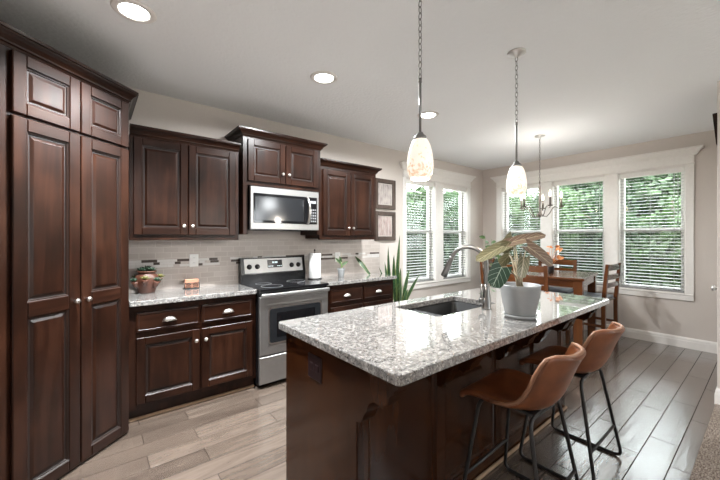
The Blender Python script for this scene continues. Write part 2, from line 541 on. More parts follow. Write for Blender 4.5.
def screen_mat():
    m = bpy.data.materials.new('added_screen_mesh'); m.use_nodes = True
    nt = m.node_tree
    b = nt.nodes['Principled BSDF']; b.inputs['Base Color'].default_value = (.02, .02, .022, 1); b.inputs['Roughness'].default_value = .8
    t = nt.nodes.new('ShaderNodeBsdfTransparent')
    mx = nt.nodes.new('ShaderNodeMixShader'); mx.inputs[0].default_value = .24       # wire share of each of the two faces
    nt.links.new(t.outputs[0], mx.inputs[1]); nt.links.new(b.outputs[0], mx.inputs[2]); nt.links.new(mx.outputs[0], nt.nodes['Material Output'].inputs['Surface'])
    return m
M_screen = screen_mat()

def shade_mat():
    m, nt, b = new_mat('frosted_lamp_glass')
    L = nt.links.new
    tc = nt.nodes.new('ShaderNodeTexCoord')
    sp = nt.nodes.new('ShaderNodeSeparateXYZ'); L(tc.outputs['Generated'], sp.inputs[0])
    n = nt.nodes.new('ShaderNodeTexNoise'); n.inputs['Scale'].default_value = 60; n.inputs['Detail'].default_value = 4
    L(tc.outputs['Object'], n.inputs['Vector'])
    fl = ramp(nt, [(0.50, (0.86, 0.79, 0.69)), (0.66, (0.66, 0.48, 0.32))])
    # amber flecks melted into the lower third of the glass
    low = nt.nodes.new('ShaderNodeMapRange'); low.inputs['From Min'].default_value = 0.1; low.inputs['From Max'].default_value = 0.6; low.inputs['To Min'].default_value = 0.06; low.inputs['To Max'].default_value = -0.10
    L(sp.outputs['Z'], low.inputs['Value'])
    ad = nt.nodes.new('ShaderNodeMath'); ad.operation = 'ADD'
    L(n.outputs['Fac'], ad.inputs[0]); L(low.outputs[0], ad.inputs[1])
    L(ad.outputs[0], fl.inputs[0])
    L(fl.outputs[0], b.inputs['Base Color'])
    b.inputs['Roughness'].default_value = 0.3
    L(fl.outputs[0], b.inputs['Emission Color'])
    b.inputs['Emission Strength'].default_value = 0.34
    return m
M_shade = shade_mat()

def leaf_mat(name, c_lo, c_hi, vein, vw=0.05, rough=0.4, bands=5.0, trans=0.25):
    m, nt, b = new_mat(name)
    L = nt.links.new
    uv = nt.nodes.new('ShaderNodeUVMap')
    sp = nt.nodes.new('ShaderNodeSeparateXYZ'); L(uv.outputs[0], sp.inputs[0])
    ab = nt.nodes.new('ShaderNodeMath'); ab.operation = 'ABSOLUTE'
    su = nt.nodes.new('ShaderNodeMath'); su.operation = 'SUBTRACT'; su.inputs[1].default_value = 0.5
    L(sp.outputs['X'], su.inputs[0]); L(su.outputs[0], ab.inputs[0])       # 0 at midrib .. 0.5 at edge
    mid = nt.nodes.new('ShaderNodeMath'); mid.operation = 'LESS_THAN'; mid.inputs[1].default_value = vw
    L(ab.outputs[0], mid.inputs[0])
    k = nt.nodes.new('ShaderNodeMath'); k.operation = 'MULTIPLY_ADD'; k.inputs[1].default_value = -0.9
    L(ab.outputs[0], k.inputs[0]); L(sp.outputs['Y'], k.inputs[2])
    k2 = nt.nodes.new('ShaderNodeMath'); k2.operation = 'MULTIPLY'; k2.inputs[1].default_value = bands; L(k.outputs[0], k2.inputs[0])
    fr = nt.nodes.new('ShaderNodeMath'); fr.operation = 'FRACT'; L(k2.outputs[0], fr.inputs[0])
    sv = nt.nodes.new('ShaderNodeMath'); sv.operation = 'LESS_THAN'; sv.inputs[1].default_value = vw * 3.2; L(fr.outputs[0], sv.inputs[0])
    mx = nt.nodes.new('ShaderNodeMath'); mx.operation = 'MAXIMUM'; L(mid.outputs[0], mx.inputs[0]); L(sv.outputs[0], mx.inputs[1])
    nz = nt.nodes.new('ShaderNodeTexNoise'); nz.inputs['Scale'].default_value = 20; L(uv.outputs[0], nz.inputs['Vector'])
    c = nt.nodes.new('ShaderNodeMix'); c.data_type = 'RGBA'; L(nz.outputs['Fac'], c.inputs[0]); c.inputs[6].default_value = (*c_lo, 1); c.inputs[7].default_value = (*c_hi, 1)
    o = nt.nodes.new('ShaderNodeMix'); o.data_type = 'RGBA'; L(mx.outputs[0], o.inputs[0]); L(c.outputs[2], o.inputs[6]); o.inputs[7].default_value = (*vein, 1)
    L(o.outputs[2], b.inputs['Base Color'])
    b.inputs['Roughness'].default_value = rough
    b.inputs['Subsurface Weight'].default_value = 0.0
    return m
M_leaf_dark = leaf_mat('dark_veined_leaf', (0.006, 0.026, 0.013), (0.012, 0.050, 0.024), (0.30, 0.38, 0.30), 0.022, bands=4.0)
M_leaf_olive = leaf_mat('olive_veined_leaf', (0.115, 0.115, 0.055), (0.175, 0.16, 0.09), (0.36, 0.32, 0.21), 0.03)
M_leaf_rust = leaf_mat('rust_veined_leaf', (0.13, 0.075, 0.052), (0.19, 0.135, 0.092), (0.40, 0.33, 0.23), 0.035)
M_leaf_pale = leaf_mat('pale_veined_leaf', (0.15, 0.165, 0.10), (0.23, 0.22, 0.155), (0.45, 0.42, 0.33), 0.05)

M_leaf_green = leaf_mat('fresh_green_leaf', (0.05, 0.11, 0.03), (0.09, 0.17, 0.05), (0.14, 0.22, 0.08), 0.03)

def strap_mat():
    m, nt, b = new_mat('banded_strap_leaf')
    L = nt.links.new
    uv = nt.nodes.new('ShaderNodeUVMap')
    sp = nt.nodes.new('ShaderNodeSeparateXYZ'); L(uv.outputs[0], sp.inputs[0])
    su = nt.nodes.new('ShaderNodeMath'); su.operation = 'SUBTRACT'; su.inputs[1].default_value = 0.5; L(sp.outputs['X'], su.inputs[0])
    ab = nt.nodes.new('ShaderNodeMath'); ab.operation = 'ABSOLUTE'; L(su.outputs[0], ab.inputs[0])
    ed = nt.nodes.new('ShaderNodeMath'); ed.operation = 'GREATER_THAN'; ed.inputs[1].default_value = 0.36; L(ab.outputs[0], ed.inputs[0])
    w = nt.nodes.new('ShaderNodeTexNoise'); w.inputs['Scale'].default_value = 9; w.inputs['Detail'].default_value = 3
    mp = nt.nodes.new('ShaderNodeMapping'); mp.inputs['Scale'].default_value = (0.5, 2.5, 1); L(uv.outputs[0], mp.inputs['Vector']); L(mp.outputs[0], w.inputs['Vector'])
    rp = ramp(nt, [(0.4, (0.009, 0.030, 0.012)), (0.52, (0.022, 0.065, 0.024)), (0.64, (0.075, 0.13, 0.055))]); L(w.outputs['Fac'], rp.inputs[0])
    o = nt.nodes.new('ShaderNodeMix'); o.data_type = 'RGBA'; L(ed.outputs[0], o.inputs[0]); L(rp.outputs[0], o.inputs[6]); o.inputs[7].default_value = (0.15, 0.19, 0.06, 1)
    L(o.outputs[2], b.inputs['Base Color']); b.inputs['Roughness'].default_value = 0.35
    return m
M_strap = strap_mat()

def tree_leaf_mat(name, stops):
    m, nt, b = new_mat(name)
    L = nt.links.new
    g = nt.nodes.new('ShaderNodeTexCoord')
    n = nt.nodes.new('ShaderNodeTexNoise'); n.inputs['Scale'].default_value = 2.4; n.inputs['Detail'].default_value = 6
    L(g.outputs['Object'], n.inputs['Vector'])
    rp = ramp(nt, stops); L(n.outputs['Fac'], rp.inputs[0])
    b.inputs['Roughness'].default_value = 0.55
    L(rp.outputs[0], b.inputs['Base Color'])
    tr = nt.nodes.new('ShaderNodeBsdfTranslucent'); L(rp.outputs[0], tr.inputs['Color'])
    mx = nt.nodes.new('ShaderNodeMixShader'); mx.inputs[0].default_value = 0.4
    out = nt.nodes['Material Output']
    L(b.outputs[0], mx.inputs[1]); L(tr.outputs[0], mx.inputs[2]); L(mx.outputs[0], out.inputs['Surface'])
    return m
M_tl = [tree_leaf_mat('fresh_leaves', [(0.3, (0.0255, 0.0550, 0.0158)), (0.5, (0.0489, 0.0921, 0.0297)), (0.7, (0.0765, 0.1327, 0.0466))]),
        tree_leaf_mat('deep_leaves', [(0.3, (0.0192, 0.0430, 0.0178)), (0.5, (0.0361, 0.0742, 0.0297)), (0.7, (0.0595, 0.1088, 0.0426))]),
        tree_leaf_mat('pale_leaves', [(0.3, (0.0297, 0.0562, 0.0218)), (0.5, (0.0532, 0.0921, 0.0357)), (0.7, (0.0839, 0.1375, 0.0554))])]


# ================================================================== the setting
CEIL = 2.687
WN, WE = 3.49, 5.83         # window-and-cabinet wall (north), window wall (east)
XW, YS = -1.0, -3.6
def struct(mb, name, mats, parent=None):
    return mb.build(name, mats, parent, kind='structure')

m = MB(); m.box(XW - .15, WE + .15, 0.30, WN + .15, -0.12, 0.0); struct(m, 'floor', M_floor)
m = MB(); m.box(XW - .15, WE + .15, YS - .15, 0.30, -0.12, 0.006); struct(m, 'floor_carpet', M_carpet)
m = MB(); m.box(XW - .15, WE + .15, YS - .15, WN + .15, CEIL, CEIL + 0.15); struct(m, 'ceiling', M_ceil)

def wall_x(name, y0, y1, xa, xb, holes):
    """wall along x with rectangular openings (x0,x1,z0,z1)"""
    m = MB()
    xs = sorted({xa, xb, *[h[0] for h in holes], *[h[1] for h in holes]})
    for a, b in zip(xs[:-1], xs[1:]):
        hs = sorted([h for h in holes if h[0] <= a and h[1] >= b], key=lambda h: h[2])
        z = 0
        for h in hs:
            m.box(a, b, y0, y1, z, h[2]); z = h[3]
        m.box(a, b, y0, y1, z, CEIL)
    bmesh.ops.remove_doubles(m.bm, verts=m.bm.verts[:], dist=1e-5)
    return struct(m, name, M_wall)
def wall_y(name, x0, x1, ya, yb, holes):
    m = MB()
    ys = sorted({ya, yb, *[h[0] for h in holes], *[h[1] for h in holes]})
    for a, b in zip(ys[:-1], ys[1:]):
        hs = [h for h in holes if h[0] <= a and h[1] >= b]
        z = 0
        for h in hs:
            m.box(x0, x1, a, b, z, h[2]); z = h[3]
        m.box(x0, x1, a, b, z, CEIL)
    bmesh.ops.remove_doubles(m.bm, verts=m.bm.verts[:], dist=1e-5)
    return struct(m, name, M_wall)

ZB, ZT, ZM = 0.675, 2.305, 1.502
N_OPEN = [(3.69, 4.40), (4.59, 5.31)]
E_OPEN = [(0.69, 1.385), (1.535, 2.26), (2.42, 3.11)]
S_FILL_OPEN = [(3.2, 4.1)]  # unseen south window, added for soft front fill daylight
wall_x('wall_north', WN, WN + .15, XW - .15, WE + .15, [(a, b, ZB, ZT) for a, b in N_OPEN])
wall_y('wall_east', WE, WE + .15, YS - .15, WN, [(a, b, ZB, ZT) for a, b in E_OPEN])
wall_x('wall_south', YS - .15, YS, XW - .15, WE, [(a, b, 0.3, 2.3) for a, b in S_FILL_OPEN])
wall_y('wall_west', XW - .15, XW, YS, WN, [])
m = MB(); m.box(4.05, WE, 0.17, 0.29, 0, CEIL); struct(m, 'wall_right', M_wall)

# baseboards
BB = [(0, 0), (0.016, 0), (0.016, 0.085), (0.012, 0.10), (0.012, 0.112), (0.006, 0.128), (0, 0.135)]
def baseboard(name, path):
    m = MB(); m.sweep([(x, y, 0.0) for x, y in path], BB); m.build(name, M_white, None, kind='structure')
baseboard('baseboard_north', [(2.96, WN), (WE, WN)])
baseboard('baseboard_east', [(WE, WN - 0.02), (WE, 0.31)])
baseboard('baseboard_right', [(WE - .02, 0.29), (4.05, 0.29), (4.05, 0.17), (WE, 0.17)][::-1][0:0] or [(4.6, 0.17), (4.05, 0.17), (4.05, 0.29), (WE - .03, 0.29)][::-1])

# window casings: one continuous surround per wall
def casing(name, horiz, edges, outer, wallpos, sgn):
    """horiz 'x' or 'y'; edges: list of openings; outer: (a,b)"""
    m = MB()
    def bx(a, b, d0, d1, z0, z1, bev=0.004):
        if horiz == 'x': m.box(a, b, wallpos - d1, wallpos - d0, z0, z1, bev=bev)
        else: m.box(wallpos - d1, wallpos - d0, a, b, z0, z1, bev=bev)
    es = sorted(edges)
    bx(outer[0], es[0][0] + .004, 0, .022, ZB - .075, ZT + .02)
    bx(es[-1][1] - .004, outer[1], 0, .022, ZB - .075, ZT + .02)
    for p, q in zip(es[:-1], es[1:]):
        bx(p[1] - .004, q[0] + .004, 0, .018, ZB, ZT + .02)
    bx(outer[0], outer[1], 0, .024, ZB - .078, ZB + .004)           # apron
    bx(outer[0] - .0, outer[1] + .0, .0, .034, ZB - .012, ZB + .006, .006)  # stool
    bx(outer[0], outer[1], 0, .026, ZT - .004, ZT + .115)           # head board
    bx(outer[0] - .008, outer[1] + .008, 0, .034, ZT + .006, ZT + .022, .006)
    # crown on top
    prof = [(0, 0), (.026, 0), (.03, .012), (.036, .02), (.05, .045), (.072, .07), (.082, .074), (.082, .095), (0, .095)]
    z = ZT + .115
    if horiz == 'x':
        m.sweep([(outer[0] - .0, wallpos, z), (outer[0], wallpos - .002, z), (outer[1], wallpos - .002, z), (outer[1], wallpos, z)], prof)
    else:
        m.sweep([(wallpos, outer[1], z), (wallpos - .002, outer[1], z), (wallpos - .002, outer[0], z), (wallpos, outer[0], z)], prof)
    # jamb linings
    for a, b in es:
        for (p, q, z0, z1) in ((a, a + .012, ZB, ZT), (b - .012, b, ZB, ZT), (a, b, ZB, ZB + .012), (a, b, ZT - .012, ZT)):
            if horiz == 'x': m.box(p, q, wallpos, wallpos + .148, z0, z1)
            else: m.box(wallpos, wallpos + .148, p, q, z0, z1)
    m.build(name, M_white, None, kind='structure')
casing('trim_1', 'x', N_OPEN, (3.625, 5.385), WN, 1)
casing('trim_2', 'y', E_OPEN, (0.614, 3.205), WE, 1)

# windows
def window(n, horiz, a, b, wallpos):
    root = bpy.data.objects.new('window_%d' % n, None); link(root); root['kind'] = 'structure'
    a += .012; b -= .012; z0, z1 = ZB + .012, ZT - .012
    def put(m, p, q, d0, d1, u, v, bev=.003):
        if horiz == 'x': m.box(p, q, wallpos + d0, wallpos + d1, u, v, bev=bev)
        else: m.box(wallpos + d0, wallpos + d1, p, q, u, v, bev=bev)
    f = MB(); w = .042
    put(f, a, a + w, .085, .14, z0, z1); put(f, b - w, b, .085, .14, z0, z1)
    put(f, a + w, b - w, .085, .14, z0, z0 + .05); put(f, a + w, b - w, .085, .14, z1 - .05, z1)
    put(f, a + w, b - w, .085, .13, ZM - .025, ZM + .025)
    f.build('window_frame', M_vinyl, root, kind='structure')
    g = MB()
    put(g, a + w, b - w, .108, .112, z0 + .05, ZM - .025, 0); put(g, a + w, b - w, .108, .112, ZM + .025, z1 - .05, 0)
    g.build('window_pane', M_pane, root, kind='structure')
    q = MB(); put(q, a + .01, b - .01, .1405, .1425, z0 + .01, ZM + .01, 0)
    q.build('added_insect_screen', M_screen, root, kind='structure')  # screen added to darken the lower half of the window
for i, (a, b) in enumerate(N_OPEN): window(i + 1, 'x', a, b, WN)
for i, (a, b) in enumerate(reversed(E_OPEN)): window(i + 3, 'y', a, b, WE)
for i, (a, b) in enumerate(S_FILL_OPEN):  # frame of the added fill window
    root = bpy.data.objects.new('window_%d' % (6 + i), None); link(root); root['kind'] = 'structure'
    f = MB()
    for (p, q, u, v) in ((a, a + .05, .3, 2.3), (b - .05, b, .3, 2.3), (a, b, .3, .35), (a, b, 2.25, 2.3), ((a + b) / 2 - .03, (a + b) / 2 + .03, .3, 2.3)):
        f.box(p, q, YS - .1, YS - .04, u, v)
    f.build('window_frame', M_vinyl, root, kind='structure')

# blinds
def blind(horiz, a, b, wallpos, label):
    t = thing('window_blind', label, 'blind', group='white slatted blinds at the windows')
    a += .022; b -= .022
    def tr(x, d, z): return Vector((x, wallpos + d, z)) if horiz == 'x' else Vector((wallpos + d, x, z))
    h = MB()
    def bx(m, p, q, d0, d1, z0, z1, bev=.002):
        if horiz == 'x': m.box(p, q, wallpos + d0, wallpos + d1, z0, z1, bev=bev)
        else: m.box(wallpos + d0, wallpos + d1, p, q, z0, z1, bev=bev)
    bx(h, a - .006, b + .006, .012, .068, ZT - .075, ZT - .014)
    h.build('headrail', M_vinyl, t)
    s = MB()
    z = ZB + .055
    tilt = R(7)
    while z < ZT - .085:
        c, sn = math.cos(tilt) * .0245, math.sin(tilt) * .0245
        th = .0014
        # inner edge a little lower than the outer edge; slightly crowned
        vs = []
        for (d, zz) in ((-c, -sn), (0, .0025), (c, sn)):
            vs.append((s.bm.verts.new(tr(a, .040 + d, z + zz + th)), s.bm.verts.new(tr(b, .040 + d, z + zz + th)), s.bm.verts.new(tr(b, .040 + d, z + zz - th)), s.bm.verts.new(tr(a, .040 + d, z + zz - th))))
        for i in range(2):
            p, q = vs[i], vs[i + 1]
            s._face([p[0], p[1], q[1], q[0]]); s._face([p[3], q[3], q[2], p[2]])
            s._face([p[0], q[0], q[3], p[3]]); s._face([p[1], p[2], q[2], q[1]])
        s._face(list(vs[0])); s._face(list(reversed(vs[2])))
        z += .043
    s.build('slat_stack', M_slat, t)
    r = MB(); bx(r, a, b, .016, .064, ZB + .014, ZB + .034); r.build('bottom_rail', M_slat, t)
    for k in (0.14, 0.5, 0.86):
        c_ = MB(); x = a + (b - a) * k
        for d in (.0145, .0655):
            c_.tube([tr(x, d, ZB + .03), tr(x, d, ZT - .07)], .0012, 5)
        c_.build('ladder_cord', M_slat, t)
    w = MB(); w.tube([tr(a + .05, .008, ZT - .08), tr(a + .05, .004, ZT - .75)], .0035, 6); w.build('tilt_wand', M_slat, t)
blind('x', *N_OPEN[0], WN, 'white slatted blind in the left half of the double window over the snake plant')
blind('x', *N_OPEN[1], WN, 'white slatted blind in the half of the double window nearer the room corner')
blind('y', *E_OPEN[2], WE, 'white slatted blind in the end window behind the chandelier, beside the room corner')
blind('y', *E_OPEN[1], WE, 'white slatted blind in the middle window behind the dining table')
blind('y', *E_OPEN[0], WE, 'white slatted blind in the window farthest from the room corner, beside bare wall')

# daylight portals at the openings of the real sky
def portal(c, sx, sz, rot):
    l = bpy.data.lights.new('window_daylight', 'AREA'); l.shape = 'RECTANGLE'; l.size = sx; l.size_y = sz
    l.cycles.is_portal = True
    o = bpy.data.objects.new('window_daylight', l); o.location = c; o.rotation_euler = rot; link(o)
for a, b in N_OPEN: portal(((a + b) / 2, WN + .2, (ZB + ZT) / 2), b - a, ZT - ZB, (R(-90), 0, 0))
for a, b in E_OPEN: portal((WE + .2, (a + b) / 2, (ZB + ZT) / 2), b - a, ZT - ZB, (R(90), 0, R(90)))
for a, b in S_FILL_OPEN: portal(((a + b) / 2, YS - .2, 1.3), b - a, 2.0, (R(90), 0, 0))

# ground outside
m = MB(); m.box(-30, 40, -30, 40, -0.45, -0.35); struct(m, 'ground', M_ground)
m = MB(); m.box(WE + .15, 9.4, -2.5, 9.0, -.35, -.30); m.box(0.5, WE + .15, WN + .15, 9.0, -.35, -.30); struct(m, 'ground_bounce_slab', M_bounce_slab)  # pale slab added out of view to bounce daylight onto the ceiling

# backsplash
m = MB(); m.box(0.2, 3.155, WN - .012, WN, 0.914, 1.372)
bs = struct(m, 'wall_backsplash', M_tile)
m = MB(); rnd = random.Random(3)
for r_ in range(3):
    z = 1.118 + r_ * .024
    x = 0.21
    while x < 3.12:
        L_ = rnd.choice([.05, .08, .12, .16])
        L_ = min(L_, 3.14 - x)
        c = rnd.choice([0, 0, 1, 2, 1])
        if c != 2:
            m.box(x + .001, x + L_ - .001, WN - .0145, WN - .011, z, z + .0225, mat=c)
        x += L_
m.build('accent_strip', [M_mos_d, M_mos_w], bs, kind='structure')

# ================================================================== cabinets
PAN = [(0, 0), (.005, .006), (.010, .0065), (.013, .0125), (.020, .0125), (.034, .006), (.037, .0055)]
PM = [1, 0, 1, 1, 0, 0]
def panel_door(parent, x0, x1, z0, z1, yf, fw=.058, mid=None, knob=None, name='door', wv=None, wh=None):
    """framed raised-panel door; front face at y = yf, 20 mm thick"""
    wv = wv or M_wv; wh = wh or M_wh
    m = MB(); t = .02
    m.box(x0, x0 + fw, yf, yf + t, z0, z1, 0, .004); m.box(x1 - fw, x1, yf, yf + t, z0, z1, 0, .004)
    rails = [(z0, z0 + fw), (z1 - fw, z1)]
    if mid: rails.insert(1, (mid - fw * .62, mid + fw * .62))
    for a, b in rails:
        m.box(x0 + fw, x1 - fw, yf, yf + t, a, b, 1, .004)
    for (a, b) in zip(rails[:-1], rails[1:]):
        m.rings(x0 + fw - .002, x1 - fw + .002, a[1] - .002, b[0] + .002, [(i, yf + .003 + d) for i, d in PAN], [2, 0, 2, 2, 0, 0], 0)
    d = m.build(name, [wv, wh, M_glaze], parent)
    if knob: make_knob(d, knob[0], yf, knob[1])
    return d
def make_knob(parent, x, yf, z):
    k = MB()
    M = Matrix.Translation((x, yf, z)) @ Matrix.Rotation(R(90), 4, 'X')
    k.lathe([(.0, 0), (.008, 0), (.006, .008), (.007, .012), (.0145, .016), (.0155, .021), (.012, .027), (0, .029)], seg=16, M=M)
    k.build('knob', M_knob, parent)
def drawer_front(parent, x0, x1, z0, z1, yf, pull=True):
    m = MB()
    m.rings(x0, x1, z0, z1, [(0, yf + .02), (0, yf + .007), (.005, yf + .002), (.012, yf), (.018, yf), (.021, yf + .003), (.026, yf + .003)], [0, 0, 0, 0, 1, 0], 0)
    d = m.build('drawer', [M_wh, M_glaze], parent)
    if pull:
        p = MB(); cx, cz = (x0 + x1) / 2, (z0 + z1) / 2 - .012
        nu, nv = 14, 6
        g = [[p.bm.verts.new((cx + .047 * math.cos(PI * i / nu) * math.cos(PI / 2 * j / nv), yf - .024 * math.sin(PI / 2 * j / nv), cz + .033 * math.sin(PI * i / nu) * math.cos(PI / 2 * j / nv) ** .7)) for i in range(nu + 1)] for j in range(nv)]
        for j in range(nv - 1):
            for i in range(nu):
                p._face([g[j][i], g[j][i + 1], g[j + 1][i + 1], g[j + 1][i]], 0, True)
        tip = p.bm.verts.new((cx, yf - .024, cz))
        for i in range(nu): p._face([g[-1][i], g[-1][i + 1], tip], 0, True)
        p.box(cx - .05, cx + .05, yf - .003, yf, cz - .003, cz + .002)
        o = p.build('cup_pull', M_knob, d)
        sd = o.modifiers.new('shell', 'SOLIDIFY'); sd.thickness = .002
    return d
CROWN = [(0, 0), (.004, 0), (.008, .010), (.016, .014), (.018, .022), (.030, .040), (.048, .052), (.050, .058), (.058, .060), (.058, .075), (0, .075)]

def wall_cabinet(x0, x1, z0, z1, yf, label, dx0, dx1, dz0, dz1, kz, under=None, xmid=None, returns=(True, True)):
    """yf = door front; face frame 20 mm behind"""
    t = thing('wall_cabinet', label, 'cabinet', ((x0 + x1) / 2, WN, z0))
    def L(m):
        bmesh.ops.translate(m.bm, verts=m.bm.verts[:], vec=(-(x0 + x1) / 2, -WN, -z0)); return m
    fr = yf + .02
    b = MB()
    if under is None:
        b.box(x0, x1, fr, WN - .001, z0 + .012, z1)
        b.box(x0, x1, fr - .001, fr + .02, z0, z0 + .03, 0, .002)
    else:                                   # hood-style: sides run down beside the microwave
        b.box(x0, x1, fr, WN - .001, under, z1)
        b.box(x0, x0 + .045, fr, WN - .001, z0, under, 0, .002); b.box(x1 - .045, x1, fr, WN - .001, z0, under, 0, .002)
    body = b.build('carcass', M_wv, None)
    xm = xmid or (dx0 + dx1) / 2
    ds = []
    return t, body, xm, fr

def add_offset(t, objs):
    pass

def place_parts(t, objs):
    """objs were built in world coordinates: parent them to the Empty keeping place"""
    off = Vector(t.location)
    rot = t.rotation_euler.z
    Mi = (Matrix.Translation(off) @ Matrix.Rotation(rot, 4, 'Z')).inverted()
    done = set()
    def go(o):
        if o.data and o.data.name not in done:
            o.data.transform(Mi); done.add(o.data.name)
        for c in o.children: go(c)
    for o in objs:
        go(o); o.parent = t

def upper(x0, x1, z0, zc, yf, label, dx0, dxm, dx1, dz0, dz1, kz, under=None, left_ret=True, right_ret=True):
    t, body, _, fr = wall_cabinet(x0, x1, z0, zc, yf, label, dx0, dx1, dz0, dz1, kz, under)
    parts = [body]
    parts.append(panel_door(None, dx0, dxm - .003, dz0, dz1, yf, knob=(dxm - .035, kz)))
    parts.append(panel_door(None, dxm + .003, dx1, dz0, dz1, yf, knob=(dxm + .032, kz)))
    c = MB()
    path = []
    if left_ret: path.append((x0, WN - .001, zc - .008))
    path += [(x0, fr, zc - .008), (x1, fr, zc - .008)]
    if right_ret: path.append((x1, WN - .001, zc - .008))
    c.sweep(path, CROWN)
    parts.append(c.build('crown', M_wh, None))
    place_parts(t, parts)
    return t
upper(0.222, 1.076, 1.367, 2.205, 3.158, 'dark wooden two-door wall cabinet over the strawberry pot, beside the pantry', 0.248, 0.640, 1.042, 1.41, 2.185, 1.487, left_ret=False, right_ret=False)
upper(1.098, 1.948, 1.42, 2.352, 3.10, 'small raised dark wooden wall cabinet with two doors above the microwave', 1.140, 1.526, 1.908, 1.927, 2.328, 2.026, under=1.89)
upper(1.968, 2.812, 1.367, 2.205, 3.158, 'dark wooden two-door wall cabinet between microwave and framed pictures', 2.012, 2.398, 2.778, 1.415, 2.165, 1.503, left_ret=False)

# base cabinets
def base_cabinet(x0, x1, label, splits, z_d=(.672, .825), z_door=(.133, .632), yf=2.972, end_right=False):
    t = thing('base_cabinet', label, 'cabinet', ((x0 + x1) / 2, WN, 0))
    fr = yf + .02
    parts = []
    b = MB(); b.box(x0, x1, fr, WN - .001, .095, .874); b.box(x0, x1, fr + .045, WN - .001, 0.0, .095)
    parts.append(b.build('carcass', [M_wv], None))
    s = MB(); s.box(x0, x1 if not end_right else x1, fr + .022, fr + .045, 0.0, .022, 0, .006); parts.append(s.build('shoe_strip', M_shoe, None))
    n = len(splits)
    for i, (a, c) in enumerate(splits):
        parts.append(drawer_front(None, a, c, z_d[0], z_d[1], yf))
        kx = c - .028 if i == 0 else a + .028
        parts.append(panel_door(None, a, c, z_door[0], z_door[1], yf, knob=(kx, .542)))
    place_parts(t, parts)
    return t
base_cabinet(.205, 1.168, 'dark wooden base cabinet with two drawers and two doors, between pantry and stove', [(.249, .688), (.704, 1.133)])
base_cabinet(1.926, 2.94, 'dark wooden base cabinet with cup-pull drawers, behind the island, right of the stove', [(1.985, 2.432), (2.450, 2.905)])

# countertops
def slab(name, poly, z0, z1, label, hole=None):
    """granite slab with eased edge; polygon ccw"""
    m = MB()
    if hole is None:
        m.prism(poly, z0, z1)
    else:
        hx0, hx1, hy0, hy1 = hole
        (ax, ay), (bx, by) = poly[0], poly[2]
        def quad(z, flip):
            o = [m.bm.verts.new((x, y, z)) for x, y in poly]
            h = [m.bm.verts.new((x, y, z)) for x, y in ((hx0, hy0), (hx1, hy0), (hx1, hy1), (hx0, hy1))]
            for k in range(4):
                m._face([o[k], o[(k + 1) % 4], h[(k + 1) % 4], h[k]])
            return o, h
        o1, h1 = quad(z1, False); o0, h0 = quad(z0, True)
        for k in range(4):
            m._face([o0[k], o0[(k + 1) % 4], o1[(k + 1) % 4], o1[k]])
            m._face([h0[k], h1[k], h1[(k + 1) % 4], h0[(k + 1) % 4]])
    bmesh.ops.recalc_face_normals(m.bm, faces=m.bm.faces[:])
    vert_e = [e for e in m.bm.edges if abs(e.verts[0].co.z - e.verts[1].co.z) > .01]
    bmesh.ops.bevel(m.bm, geom=vert_e, offset=.022, segments=4, affect='EDGES', profile=.5)
    top_e = [e for e in m.bm.edges if len(e.link_faces) == 2 and e.calc_face_angle(0) > 1.2 and abs(e.verts[0].co.z - e.verts[1].co.z) < .001]
    bmesh.ops.bevel(m.bm, geom=top_e, offset=.005, segments=2, affect='EDGES', profile=.5)
    o = m.build(name, M_granite)
    tag(o, label, 'countertop')
    return o
slab('countertop', [(.205, 2.948), (1.170, 2.948), (1.170, WN - .013), (.205, WN - .013)], .875, .914, 'speckled granite countertop left of the stove, under the strawberry pot')
slab('countertop', [(1.924, 2.948), (2.972, 2.948), (2.972, WN - .013), (1.924, WN - .013)], .875, .914, 'speckled granite countertop right of the stove, holding the paper towels')

# pantry
PA = R(42)
pt = thing('pantry_cabinet', 'tall dark wooden corner pantry cabinet with two long and two short doors', 'cabinet', (.194, 2.88, 0), PA)
# local x runs left to right along the face and ends at 0; front is -y
def to_local(x, y):
    v = Matrix.Rotation(-PA, 3, 'Z') @ Vector((x - .194, y - 2.88, 0)); return (v.x, v.y)
b = MB()
poly = [to_local(*p) for p in ((.194, 2.88), (.194, WN - .002), (XW + .002, WN - .002), (XW + .002, 2.30))] + [(-.785, .02), (-.785, .0)]
b.prism(poly, 0.0, 2.345)
b.build('carcass', M_wv, pt)
yf = -.021
panel_door(pt, -.703, -.359, .018, 2.005, yf, fw=.066, mid=1.005, knob=(-.392, 1.008))
panel_door(pt, -.353, -.012, .018, 2.005, yf, fw=.066, mid=1.005, knob=(-.320, 1.008))
panel_door(pt, -.703, -.359, 2.022, 2.335, yf, fw=.062)
panel_door(pt, -.353, -.012, 2.022, 2.335, yf, fw=.062)
c = MB()
e = to_local(.194, WN - .01); e2 = to_local(XW + .01, 2.30)
c.sweep([(*e2, 2.342), (-.785, 0, 2.342), (0, 0, 2.342), (*e, 2.342)], [(o * 1.05, u * 1.1) for o, u in CROWN])
c.build('crown', M_wh, pt)

